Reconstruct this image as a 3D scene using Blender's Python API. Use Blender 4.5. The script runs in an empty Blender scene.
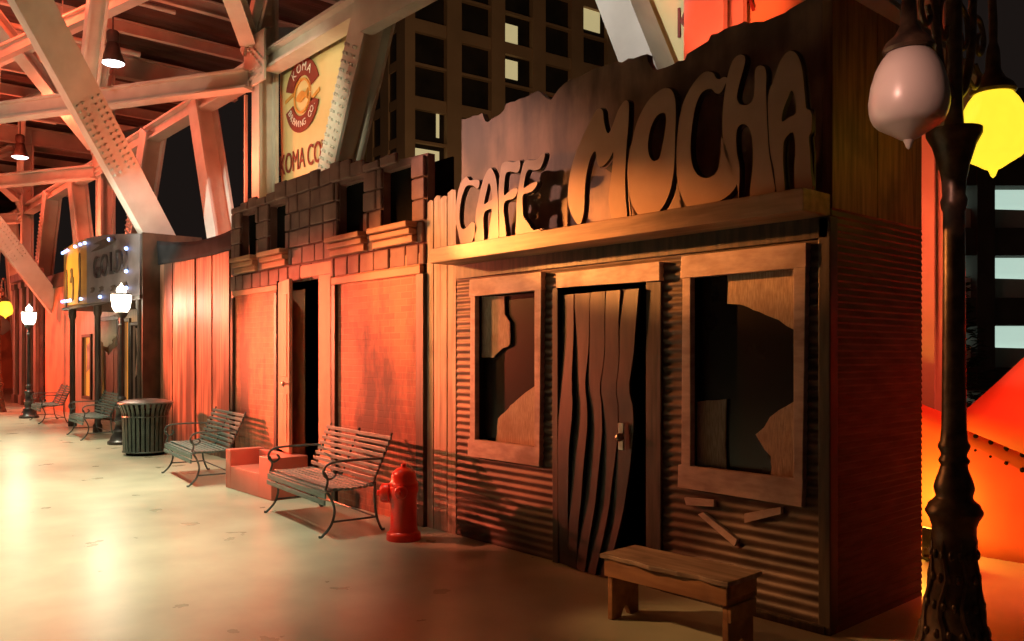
import bpy, bmesh, math, random
from mathutils import Vector, Matrix
from mathutils.geometry import tessellate_polygon
random.seed(7)
S = bpy.context.scene
COL = S.collection
R = math.radians
pi = math.pi

# ------------------------------------------------------------------ helpers
def link(o, parent=None):
    COL.objects.link(o)
    if parent: o.parent = parent
    return o

def thing(name, label, cat, loc=(0, 0, 0), rz=0.0, group=None):
    o = bpy.data.objects.new(name, None)
    o.empty_display_size = .1
    o.location = loc; o.rotation_euler = (0, 0, rz)
    o['label'] = label; o['category'] = cat
    if group: o['group'] = group
    return link(o)

def tag(o, label, cat, group=None, kind=None):
    o['label'] = label; o['category'] = cat
    if group: o['group'] = group
    if kind: o['kind'] = kind
    return o

def obj(name, bm, m, parent=None, smooth=False, loc=None, bevel=0):
    bmesh.ops.recalc_face_normals(bm, faces=bm.faces[:])
    me = bpy.data.meshes.new(name)
    bm.to_mesh(me); bm.free()
    for mm in (m if isinstance(m, (list, tuple)) else [m]): me.materials.append(mm)
    if smooth:
        for p in me.polygons: p.use_smooth = True
        try: me.set_sharp_from_angle(angle=R(40))
        except Exception: pass
    o = bpy.data.objects.new(name, me)
    if loc: o.location = loc
    link(o, parent)
    if bevel:
        b = o.modifiers.new('bevel', 'BEVEL'); b.width = bevel; b.segments = 2; b.limit_method = 'ANGLE'
    return o

def struct(name, bm, m, smooth=False):
    o = obj(name, bm, m, None, smooth); o['kind'] = 'structure'; return o

def box(bm, x0, x1, y0, y1, z0, z1, mi=0):
    v = [bm.verts.new(p) for p in ((x0,y0,z0),(x1,y0,z0),(x1,y1,z0),(x0,y1,z0),(x0,y0,z1),(x1,y0,z1),(x1,y1,z1),(x0,y1,z1))]
    for f in ((0,3,2,1),(4,5,6,7),(0,1,5,4),(1,2,6,5),(2,3,7,6),(3,0,4,7)):
        bm.faces.new([v[i] for i in f]).material_index = mi
    return v

def quadprism(bm, pts, y0, y1, mi=0):
    """outline in (x,z) extruded from y0 (front) to y1 (back); convex or not, no holes"""
    prism(bm, pts, [], y0, y1, mi)

def prism(bm, outer, holes, y0, y1, mi=0, side_mi=None, axis='y'):
    def P(p, d):
        return (p[0], d, p[1]) if axis == 'y' else ((d, p[0], p[1]) if axis == 'x' else (p[0], p[1], d))
    loops = [outer] + list(holes)
    flat = [p for l in loops for p in l]
    tris = tessellate_polygon([[Vector((p[0], p[1], 0)) for p in l] for l in loops])
    A = [bm.verts.new(P(p, y0)) for p in flat]
    B = [bm.verts.new(P(p, y1)) for p in flat]
    for t in tris:
        try:
            bm.faces.new([A[i] for i in t]).material_index = mi
            bm.faces.new([B[i] for i in reversed(t)]).material_index = mi
        except ValueError: pass
    s = 0
    sm = mi if side_mi is None else side_mi
    for l in loops:
        n = len(l)
        for i in range(n):
            a, b = s+i, s+(i+1) % n
            try: bm.faces.new((A[a], A[b], B[b], B[a])).material_index = sm
            except ValueError: pass
        s += n

def smooth_loop(pts, n=3):
    out = []; N = len(pts)
    for i in range(N):
        p0, p1, p2, p3 = (Vector(pts[(i+k-1) % N]) for k in range(4))
        for k in range(n):
            t = k/n
            q = .5*((2*p1)+(p2-p0)*t+(2*p0-5*p1+4*p2-p3)*t*t+(3*p1-p0-3*p2+p3)*t**3)
            out.append((q.x, q.y))
    return out

def lathe(bm, prof, c=(0, 0), seg=24, mi=0, z0=0):
    """prof: (radius, z) list"""
    rings = []
    for r, z in prof:
        rings.append([bm.verts.new((c[0]+r*math.cos(2*pi*i/seg), c[1]+r*math.sin(2*pi*i/seg), z0+z)) for i in range(seg)])
    for a, b in zip(rings, rings[1:]):
        for i in range(seg):
            bm.faces.new((a[i], a[(i+1) % seg], b[(i+1) % seg], b[i])).material_index = mi
    bm.faces.new(list(reversed(rings[0]))).material_index = mi
    bm.faces.new(rings[-1]).material_index = mi

def tube(bm, path, r, seg=8, mi=0):
    path = [Vector(p) for p in path]
    rings = []; up = Vector((0, 0, 1))
    prev = None
    for i, p in enumerate(path):
        d = (path[min(i+1, len(path)-1)]-path[max(i-1, 0)]).normalized()
        if prev is None:
            n = d.cross(up)
            if n.length < 1e-3: n = d.cross(Vector((1, 0, 0)))
        else:
            n = prev - d*prev.dot(d)
        n.normalize(); prev = n; b = d.cross(n)
        rr = r[i] if isinstance(r, (list, tuple)) else r
        rings.append([bm.verts.new(p+rr*(math.cos(2*pi*k/seg)*n+math.sin(2*pi*k/seg)*b)) for k in range(seg)])
    for a, b in zip(rings, rings[1:]):
        for i in range(seg):
            bm.faces.new((a[i], a[(i+1) % seg], b[(i+1) % seg], b[i])).material_index = mi
    bm.faces.new(list(reversed(rings[0]))).material_index = mi
    bm.faces.new(rings[-1]).material_index = mi

def curve_pts(ctrl, n=8):
    P = [Vector(c) for c in ctrl]; P = [2*P[0]-P[1]]+P+[2*P[-1]-P[-2]]
    out = []
    for i in range(1, len(P)-2):
        for k in range(n):
            t = k/n
            p0, p1, p2, p3 = P[i-1:i+3]
            out.append(.5*((2*p1)+(p2-p0)*t+(2*p0-5*p1+4*p2-p3)*t*t+(3*p1-p0-3*p2+p3)*t**3))
    out.append(P[-2]); return out

def beam(bm, p0, p1, w, h, up=(0, 0, 1), flange=None, mi=0):
    """box (or I) section from p0 to p1; w across, h in the 'up' plane"""
    p0, p1 = Vector(p0), Vector(p1); d = (p1-p0).normalized(); up = Vector(up)
    s = d.cross(up)
    if s.length < 1e-3: s = d.cross(Vector((0, 1, 0)))
    s.normalize(); u = s.cross(d).normalized()
    def bx(a0, a1, b0, b1):
        vs = [bm.verts.new(p+s*a+u*b) for p in (p0, p1) for a, b in ((a0, b0), (a1, b0), (a1, b1), (a0, b1))]
        for f in ((3,2,1,0),(4,5,6,7),(0,1,5,4),(1,2,6,5),(2,3,7,6),(3,0,4,7)):
            bm.faces.new([vs[i] for i in f]).material_index = mi
    if flange:
        bx(-w/2, w/2, h/2-flange, h/2); bx(-w/2, w/2, -h/2, -h/2+flange); bx(-flange/2, flange/2, -h/2+flange, h/2-flange)
    else:
        bx(-w/2, w/2, -h/2, h/2)
    return s, u, d

def ball(bm, c, r, seg=10, rings=6, sz=1.0):
    m = Matrix.Translation(c) @ Matrix.Diagonal((r, r, r*sz, 1))
    bmesh.ops.create_uvsphere(bm, u_segments=seg, v_segments=rings, radius=1, matrix=m)

def text_mesh(name, s, size, m, parent, mat4, depth=.01, spread=1.0):
    c = bpy.data.curves.new(name, 'FONT'); c.body = s; c.size = size; c.extrude = depth/2
    c.align_x = 'CENTER'; c.align_y = 'CENTER'; c.space_character = spread
    t = bpy.data.objects.new(name, c); COL.objects.link(t)
    bpy.context.view_layer.update()
    me = bpy.data.meshes.new_from_object(t.evaluated_get(bpy.context.evaluated_depsgraph_get()))
    bpy.data.objects.remove(t); me.name = name
    me.transform(mat4); me.materials.clear(); me.materials.append(m)
    o = bpy.data.objects.new(name, me); return link(o, parent)

# ------------------------------------------------------------------ materials
def newmat(name):
    m = bpy.data.materials.new(name); m.use_nodes = True
    nt = m.node_tree; b = nt.nodes['Principled BSDF']
    return m, nt, b

def noise_mat(name, c1, c2, scale=6, stretch=(1, 1, 1), rough=.6, metal=0, bump=.15, contrast=(.35, .65), detail=6, spec=.5, c3=None, stain=1.2, stain_amt=.6, rough_var=0.0, bump_dist=.01, stain_stretch=None, stain_pos=(.52, .68)):
    m, nt, b = newmat(name); N, L = nt.nodes, nt.links
    tc = N.new('ShaderNodeTexCoord'); mp = N.new('ShaderNodeMapping'); mp.inputs['Scale'].default_value = stretch
    L.new(tc.outputs['Object'], mp.inputs['Vector'])
    nz = N.new('ShaderNodeTexNoise'); nz.inputs['Scale'].default_value = scale; nz.inputs['Detail'].default_value = detail
    L.new(mp.outputs['Vector'], nz.inputs['Vector'])
    cr = N.new('ShaderNodeValToRGB'); e = cr.color_ramp.elements
    e[0].position, e[1].position = contrast; e[0].color = (*c1, 1); e[1].color = (*c2, 1)
    L.new(nz.outputs['Fac'], cr.inputs['Fac'])
    col = cr.outputs['Color']
    if c3:
        n2 = N.new('ShaderNodeTexNoise'); n2.inputs['Scale'].default_value = stain; n2.inputs['Detail'].default_value = 5
        if stain_stretch:
            m2 = N.new('ShaderNodeMapping'); m2.inputs['Scale'].default_value = stain_stretch; L.new(tc.outputs['Object'], m2.inputs['Vector']); L.new(m2.outputs['Vector'], n2.inputs['Vector'])
        else: L.new(tc.outputs['Object'], n2.inputs['Vector'])
        r2 = N.new('ShaderNodeValToRGB'); r2.color_ramp.elements[0].position, r2.color_ramp.elements[1].position = stain_pos
        L.new(n2.outputs['Fac'], r2.inputs['Fac'])
        mu = N.new('ShaderNodeMath'); mu.operation = 'MULTIPLY'; mu.inputs[1].default_value = stain_amt
        L.new(r2.outputs['Color'], mu.inputs[0])
        mx = N.new('ShaderNodeMixRGB'); mx.inputs['Color2'].default_value = (*c3, 1)
        L.new(mu.outputs[0], mx.inputs['Fac']); L.new(col, mx.inputs['Color1']); col = mx.outputs['Color']
    L.new(col, b.inputs['Base Color'])
    b.inputs['Roughness'].default_value = rough; b.inputs['Metallic'].default_value = metal
    b.inputs['Specular IOR Level'].default_value = spec
    if rough_var:
        mr = N.new('ShaderNodeMapRange'); mr.inputs['To Min'].default_value = rough-rough_var; mr.inputs['To Max'].default_value = rough+rough_var
        L.new(nz.outputs['Fac'], mr.inputs['Value']); L.new(mr.outputs[0], b.inputs['Roughness'])
    if bump:
        bp = N.new('ShaderNodeBump'); bp.inputs['Strength'].default_value = bump; bp.inputs['Distance'].default_value = bump_dist
        L.new(nz.outputs['Fac'], bp.inputs['Height']); L.new(bp.outputs['Normal'], b.inputs['Normal'])
    return m

def emit_mat(name, c, s, base=(.8, .8, .8)):
    m, nt, b = newmat(name)
    b.inputs['Base Color'].default_value = (*base, 1)
    N, L = nt.nodes, nt.links
    nz = N.new('ShaderNodeTexNoise'); nz.inputs['Scale'].default_value = 7
    mr = N.new('ShaderNodeMapRange'); mr.inputs['To Min'].default_value = s*.93; mr.inputs['To Max'].default_value = s*1.07
    L.new(nz.outputs['Fac'], mr.inputs['Value']); L.new(mr.outputs[0], b.inputs['Emission Strength'])
    b.inputs['Emission Color'].default_value = (*c, 1)
    return m

def brick_mat(name, c1, c2, mortar, soot, scale=1.0, bw=.2, bh=.065, bump=.5, soot_amt=.85, soot_scale=1.1, soot_pos=(.5, .66)):
    m, nt, b = newmat(name); N, L = nt.nodes, nt.links
    tc = N.new('ShaderNodeTexCoord'); sx = N.new('ShaderNodeSeparateXYZ'); cx = N.new('ShaderNodeCombineXYZ')
    L.new(tc.outputs['Object'], sx.inputs[0]); L.new(sx.outputs['X'], cx.inputs['X']); L.new(sx.outputs['Z'], cx.inputs['Y'])
    bt = N.new('ShaderNodeTexBrick'); bt.inputs['Scale'].default_value = scale
    bt.inputs['Brick Width'].default_value = bw; bt.inputs['Row Height'].default_value = bh
    bt.inputs['Mortar Size'].default_value = .006; bt.inputs['Mortar Smooth'].default_value = .3
    bt.inputs['Color1'].default_value = (*c1, 1); bt.inputs['Color2'].default_value = (*c2, 1); bt.inputs['Mortar'].default_value = (*mortar, 1)
    L.new(cx.outputs[0], bt.inputs['Vector'])
    mp = N.new('ShaderNodeMapping'); mp.inputs['Scale'].default_value = (1.6, 1, .55); L.new(tc.outputs['Object'], mp.inputs['Vector'])
    nz = N.new('ShaderNodeTexNoise'); nz.inputs['Scale'].default_value = soot_scale; nz.inputs['Detail'].default_value = 7; nz.inputs['Roughness'].default_value = .65
    L.new(mp.outputs['Vector'], nz.inputs['Vector'])
    cr = N.new('ShaderNodeValToRGB'); cr.color_ramp.elements[0].position = soot_pos[0]; cr.color_ramp.elements[1].position = soot_pos[1]
    L.new(nz.outputs['Fac'], cr.inputs['Fac'])
    mu = N.new('ShaderNodeMath'); mu.operation = 'MULTIPLY'; mu.inputs[1].default_value = soot_amt; L.new(cr.outputs['Color'], mu.inputs[0])
    mx = N.new('ShaderNodeMixRGB'); mx.inputs['Color2'].default_value = (*soot, 1)
    L.new(mu.outputs[0], mx.inputs['Fac']); L.new(bt.outputs['Color'], mx.inputs['Color1'])
    L.new(mx.outputs['Color'], b.inputs['Base Color']); b.inputs['Roughness'].default_value = .65
    bp = N.new('ShaderNodeBump'); bp.inputs['Strength'].default_value = bump; bp.inputs['Distance'].default_value = .008; bp.invert = True
    L.new(bt.outputs['Fac'], bp.inputs['Height']); L.new(bp.outputs['Normal'], b.inputs['Normal'])
    return m

M = {}
M['floor'] = noise_mat('polished_concrete', (.44, .45, .33), (.60, .60, .45), 2.2, (1, 1, 1), .30, 0, .03, (.3, .7), c3=(.40, .39, .29), stain=.35, stain_amt=.25, rough_var=.08, spec=.5)
M['siding'] = noise_mat('rusty_corrugated_iron', (.055, .034, .026), (.18, .11, .08), 2.5, (1, 1, 3), .5, .25, .1, (.35, .65), c3=(.06, .04, .03), stain=.9, stain_amt=.75)
M['side'] = noise_mat('dark_stained_siding', (.05, .028, .02), (.12, .065, .045), 3, (1, 1, 6), .6, 0, .15, c3=(.05, .03, .02), stain=1.3)
M['sideplank'] = noise_mat('brown_side_plank', (.14, .065, .035), (.32, .155, .08), 3, (8, 8, .7), .6, 0, .2, c3=(.06, .03, .02), stain=2)
M['board'] = noise_mat('stained_sign_board', (.14, .075, .055), (.36, .20, .145), 2.4, (2.2, 1, .6), .6, 0, .25, (.36, .62), c3=(.05, .03, .025), stain=1.3, stain_amt=.8, stain_pos=(.46, .62))
M['letter'] = noise_mat('letter_paint', (.42, .235, .16), (.50, .29, .2), 3, (1, 1, 1), .5, 0, .05)
M['letter_edge'] = noise_mat('letter_dark_edge', (.05, .025, .02), (.09, .05, .035), 5, rough=.6)
M['ledge'] = noise_mat('ledge_timber', (.24, .115, .065), (.50, .27, .16), 3, (.5, 4, 6), .5, 0, .2, c3=(.12, .065, .04), stain=1.6)
M['trim'] = noise_mat('window_trim_paint', (.46, .31, .27), (.62, .45, .41), 4, (2, 2, 6), .55, 0, .1, c3=(.16, .09, .07), stain=2.2, stain_amt=.6)
M['darkwood'] = noise_mat('charred_wood', (.035, .022, .016), (.09, .055, .035), 4, (6, 1, .6), .5, 0, .25)
M['doormetal'] = noise_mat('charred_door_sheet', (.010, .007, .006), (.030, .018, .013), 3, (4, 1, 1), .42, .2, .2, c3=(.10, .05, .028), stain=1.1, stain_amt=.4)
M['black'] = noise_mat('matte_black', (.006, .005, .005), (.012, .010, .009), 3, rough=.9, spec=.1)
M['pane'] = noise_mat('dark_glazing', (.010, .006, .004), (.02, .012, .008), 2, rough=.25, spec=.4, bump=0)
M['burlap'] = noise_mat('torn_burlap', (.36, .26, .20), (.56, .43, .33), 30, (4, 1, .5), .9, 0, .4, c3=(.22, .12, .08), stain=2.5)
M['pale_plank'] = noise_mat('pale_weathered_planks', (.40, .27, .19), (.68, .52, .40), 2.5, (7, 3, .5), .6, 0, .2, c3=(.22, .12, .07), stain=1.4, stain_amt=.75)
M['plank'] = noise_mat('weathered_fence_planks', (.20, .09, .06), (.54, .27, .17), 2.2, (7, 3, .35), .45, 0, .2, (.35, .62), c3=(.09, .045, .032), stain=1.3, stain_amt=.9, stain_stretch=(2.2, 2, .4), stain_pos=(.44, .60))
M['brick'] = brick_mat('scenic_brick', (.66, .20, .10), (.46, .12, .06), (.60, .24, .14), (.06, .025, .018), bump=.35, soot_pos=(.45, .60), soot_amt=.92, soot_scale=.9)
M['brick_l'] = brick_mat('scenic_brick_pale', (.68, .24, .11), (.54, .17, .08), (.62, .26, .14), (.08, .04, .028), bump=.35, soot_pos=(.46, .62), soot_amt=.88, soot_scale=.9)
M['render'] = noise_mat('ochre_render', (.54, .23, .13), (.68, .32, .18), 2, (1, 1, .5), .6, 0, .15, c3=(.14, .07, .045), stain=.9, stain_amt=.75)
M['stone'] = noise_mat('painted_stone_blocks', (.24, .11, .095), (.37, .18, .155), 4, (1, 1, 1), .7, 0, .35, c3=(.13, .07, .055), stain=1.5, stain_amt=.6)
M['stoop'] = noise_mat('stoop_paint', (.56, .15, .10), (.66, .20, .14), 2, rough=.5, bump=.05)
M['steel'] = noise_mat('white_painted_steel', (.60, .55, .48), (.70, .65, .57), 3, rough=.5, bump=.03, c3=(.48, .42, .35), stain=.6, stain_amt=.5)
M['deck'] = noise_mat('brown_roof_deck', (.06, .035, .03), (.11, .065, .05), 2, (1, .4, 1), .7, 0, .05)
M['iron'] = noise_mat('dark_green_bench_paint', (.055, .075, .07), (.10, .125, .115), 14, rough=.38, bump=.08, spec=.6)
M['slat'] = noise_mat('green_grey_slat_paint', (.085, .14, .125), (.13, .21, .19), 8, (1, 6, 6), .45, 0, .1, spec=.5)
M['hydrant'] = noise_mat('red_hydrant_paint', (.86, .035, .012), (.92, .05, .02), 5, rough=.3, bump=.04, spec=.6)
M['can'] = noise_mat('dark_green_can_paint', (.04, .06, .05), (.075, .10, .085), 9, rough=.35, bump=.05, spec=.6)
M['lamp_iron'] = noise_mat('aged_lamp_iron', (.07, .042, .03), (.19, .115, .07), 14, rough=.38, metal=.3, bump=.5, bump_dist=.006, spec=.6)
M['lamp_black'] = noise_mat('black_lamp_paint', (.02, .02, .02), (.05, .045, .04), 8, rough=.35, bump=.1, spec=.6)
M['bench_top'] = noise_mat('worn_bench_top', (.20, .125, .085), (.42, .28, .2), 3, (.8, 6, 6), .45, 0, .2, c3=(.09, .05, .035), stain=4, stain_amt=.6)
M['bench_wood'] = noise_mat('orange_brown_bench_wood', (.30, .13, .06), (.46, .22, .10), 3, (1, 5, 6), .5, 0, .2, c3=(.12, .05, .03), stain=3)
M['banner'] = noise_mat('cream_banner_vinyl', (.74, .60, .27), (.82, .70, .36), 1.2, rough=.55, bump=.04)
M['banner_ink'] = noise_mat('maroon_banner_ink', (.20, .03, .02), (.27, .05, .03), 6, rough=.6, bump=0)
M['banner_white'] = noise_mat('white_banner_ink', (.78, .74, .66), (.84, .8, .7), 6, rough=.6, bump=0)
M['banner_gold'] = noise_mat('gold_banner_ink', (.62, .28, .05), (.7, .34, .08), 6, rough=.6, bump=0)
M['hotel'] = noise_mat('tan_hotel_panel', (.40, .26, .15), (.48, .31, .18), .3, rough=.8, bump=0)
M['hotel_glass'] = noise_mat('dark_hotel_glass', (.018, .015, .012), (.045, .036, .026), .4, rough=.3, bump=0)
M['hotel_lit'] = emit_mat('lit_hotel_room', (1, .84, .40), .42)
M['garage'] = noise_mat('dark_garage_concrete', (.05, .045, .035), (.08, .07, .055), .8, rough=.8)
M['garage_lit'] = emit_mat('lit_garage_deck', (.60, .82, .70), .72)
M['garage_ramp'] = noise_mat('pale_garage_concrete', (.5, .55, .5), (.6, .64, .58), .7, rough=.7)
M['tarp_black'] = noise_mat('black_tarp', (.012, .011, .012), (.03, .027, .028), 3, rough=.32, bump=.5, bump_dist=.03, spec=.6)
M['tent'] = noise_mat('orange_tent_fabric', (.80, .17, .08), (.88, .22, .10), 2, rough=.6, bump=.1)
M['globe_on'] = emit_mat('lit_yellow_globe', (1, .66, .03), 1.35, (.9, .7, .2))
M['globe_off'] = noise_mat('frosted_white_globe', (.66, .58, .52), (.72, .63, .57), 2, rough=.3, bump=.02, spec=.6)
M['lantern_on'] = emit_mat('lit_white_lantern', (1, .93, .72), 6)
M['highbay_lens'] = emit_mat('lit_high_bay_lens', (.95, .95, 1), 6)
M['highbay'] = noise_mat('grey_high_bay_shade', (.12, .09, .08), (.2, .16, .14), 4, rough=.35, metal=.6)
M['bulb'] = emit_mat('lit_blue_white_bulb', (.22, .40, 1), 4)
M['flood'] = emit_mat('lit_flood_lens', (1, .55, .06), 9)
M['sign_grey'] = noise_mat('grey_sign_panel', (.17, .145, .15), (.25, .21, .215), 3, rough=.5, bump=.1, c3=(.16, .13, .13), stain=2)
M['sign_orange'] = noise_mat('ochre_sign_panel', (.62, .32, .08), (.72, .40, .11), 3, rough=.5, bump=.1)
M['saloon'] = noise_mat('brown_saloon_boards', (.17, .09, .06), (.33, .19, .13), 2.4, (6, 6, .5), .5, 0, .2, c3=(.07, .045, .04), stain=1)
M['saloon_pale'] = noise_mat('pale_saloon_boards', (.40, .27, .20), (.56, .40, .31), 2.4, (6, 6, .5), .5, 0, .2)
M['amber'] = emit_mat('lit_amber_pane', (1, .38, .04), .55, (.5, .25, .1))
M['poster'] = noise_mat('faded_poster', (.42, .25, .18), (.58, .40, .31), 6, rough=.6, c3=(.2, .1, .08), stain=5)
M['leaf'] = noise_mat('dark_needles', (.02, .04, .018), (.05, .085, .035), 5, rough=.7, bump=.3)
M['bark'] = noise_mat('bark', (.05, .035, .025), (.1, .07, .05), 8, rough=.8)
M['car'] = noise_mat('black_car_paint', (.01, .01, .012), (.02, .02, .024), 2, rough=.25, spec=.6, bump=0)
M['car_light'] = emit_mat('white_head_light', (1, 1, 1), 5)
M['chrome'] = noise_mat('dull_metal', (.4, .36, .3), (.5, .46, .4), 9, rough=.3, metal=.9, bump=.05)

# ------------------------------------------------------------------ setting
bm = bmesh.new(); box(bm, -120, 60, -22, 90, -.2, 0); struct('floor', bm, M['floor'])

# corrugated roof deck above the street
bm = bmesh.new()
n = 260; x0, x1 = -62., 6.
prev = None
for i in range(n*2+1):
    x = x0+(x1-x0)*i/(2*n); z = 9.6+(.05 if (i//2) % 2 else 0)
    cur = (bm.verts.new((x, -16, z)), bm.verts.new((x, 5.5, z)))
    if prev: bm.faces.new((prev[0], cur[0], cur[1], prev[1]))
    prev = cur
box(bm, x0, x1, -16, 5.5, 9.66, 9.8)
struct('ceiling', bm, M['deck'])

# ------------------------------------------------------------------ CAFE front
cafe = thing('cafe_facade', 'dark corrugated cafe front with big CAFE MOCHA letters, at the right end of the row', 'shop front')
def corrugated(bm, xa, xb, za, zb, y=0., period=.0625, amp=.012, sub=6):
    nrow = max(2, int((zb-za)/period*sub)); prev = None
    for i in range(nrow+1):
        z = za+(zb-za)*i/nrow; yy = y-amp*(.5+.5*math.sin(2*pi*z/period))
        cur = (bm.verts.new((xa, yy, z)), bm.verts.new((xb, yy, z)))
        if prev: bm.faces.new((prev[0], prev[1], cur[1], cur[0]))
        prev = cur
W1 = (-3.20, -2.44, .87, 2.11); W2 = (-.945, -.20, .87, 2.11); DO = (-2.19, -1.21, 0., 2.12)
bm = bmesh.new()
corrugated(bm, -3.51, W1[0], 0, 2.4); corrugated(bm, W1[1], DO[0], 0, 2.4); corrugated(bm, DO[1], W2[0], 0, 2.4); corrugated(bm, W2[1], -.02, 0, 2.4)
for w in (W1, W2): corrugated(bm, w[0], w[1], 0, w[2]); corrugated(bm, w[0], w[1], w[3], 2.4)
corrugated(bm, DO[0], DO[1], DO[3], 2.4)
obj('siding', bm, M['siding'], cafe, True)
bm = bmesh.new(); box(bm, -3.5, -.05, .34, .38, 0, 2.45)      # dark lining behind the openings
for w in (W1, W2, DO):
    box(bm, w[0]-.03, w[0], .01, .34, w[2], w[3]); box(bm, w[1], w[1]+.03, .01, .34, w[2], w[3]); box(bm, w[0], w[1], .01, .34, w[3], w[3]+.03)
obj('backing', bm, M['black'], cafe)
bm = bmesh.new(); box(bm, -3.5, 0, -.03, .02, 2.27, 2.4); obj('ledge_shade_board', bm, M['darkwood'], cafe, bevel=.004)  # dark board painting in the shade band under the ledge
bm = bmesh.new(); box(bm, -3.505, 0, -.30, .02, 2.392, 2.52); obj('ledge', bm, M['ledge'], cafe, bevel=.006)
bm = bmesh.new(); box(bm, -1.2, -.02, -.035, -.013, 0, .05); obj('bottom_rail', bm, M['darkwood'], cafe)
# side wall
bm = bmesh.new()
nb = 60; prev = None
for i in range(nb*4+1):
    z = 2.44*i/(nb*4); ph = (i % 4)/4; xx = .0+.010*(1-ph)
    cur = (bm.verts.new((xx, 0., z)), bm.verts.new((xx, 1.2, z)))
    if prev: bm.faces.new((prev[0], prev[1], cur[1], cur[0]))
    prev = cur
box(bm, -.06, -.002, .0, 1.2, 0, 2.44)
obj('side_wall', bm, M['side'], cafe)
bm = bmesh.new()
for a, b_, d in ((.0, .27, .012), (.272, .56, .008), (.562, .9, .011), (.902, 1.2, .007)): box(bm, -.05, d, a, b_, 2.44, 3.705)
obj('upper_side_wall', bm, M['sideplank'], cafe, bevel=.004)
bm = bmesh.new(); box(bm, -.06, .014, -.03, .06, 0, 2.39); obj('corner_post', bm, M['darkwood'], cafe, bevel=.006)
# sign board with a broken top edge
top = [(-3.447, 3.683), (-3.161, 3.678), (-3.12, 3.6), (-3.08, 3.583), (-2.871, 3.639), (-2.845, 3.683), (-2.455, 3.701), (-2.363, 3.62), (-2.306, 3.591), (-2.221, 3.657), (-2.086, 3.7), (-1.787, 3.713), (-1.408, 3.691), (-1.345, 3.688), (-1.336, 3.633), (-1.295, 3.564), (-1.021, 3.559), (-1.005, 3.595), (-0.927, 3.613), (-0.838, 3.634), (-0.815, 3.668), (-0.563, 3.679), (-0.552, 3.658), (-0.368, 3.641), (-0.29, 3.645), (-0.255, 3.659), (-0.167, 3.674), (-.05, 3.70)]
jag = []
for i, p in enumerate(top):
    jag.append(p)
    if i+1 < len(top) and .12 < abs(top[i+1][0]-p[0]):
        q = top[i+1]; k = int(abs(q[0]-p[0])/.05)
        for j in range(1, k): jag.append((p[0]+(q[0]-p[0])*j/k, p[1]+(q[1]-p[1])*j/k+random.uniform(-.012, .010)))
bm = bmesh.new(); prism(bm, [(-3.447, 2.5)]+jag+[(-.05, 2.5)], [], 0., .06)
sign = obj('sign_board', bm, M['board'], cafe)
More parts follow.
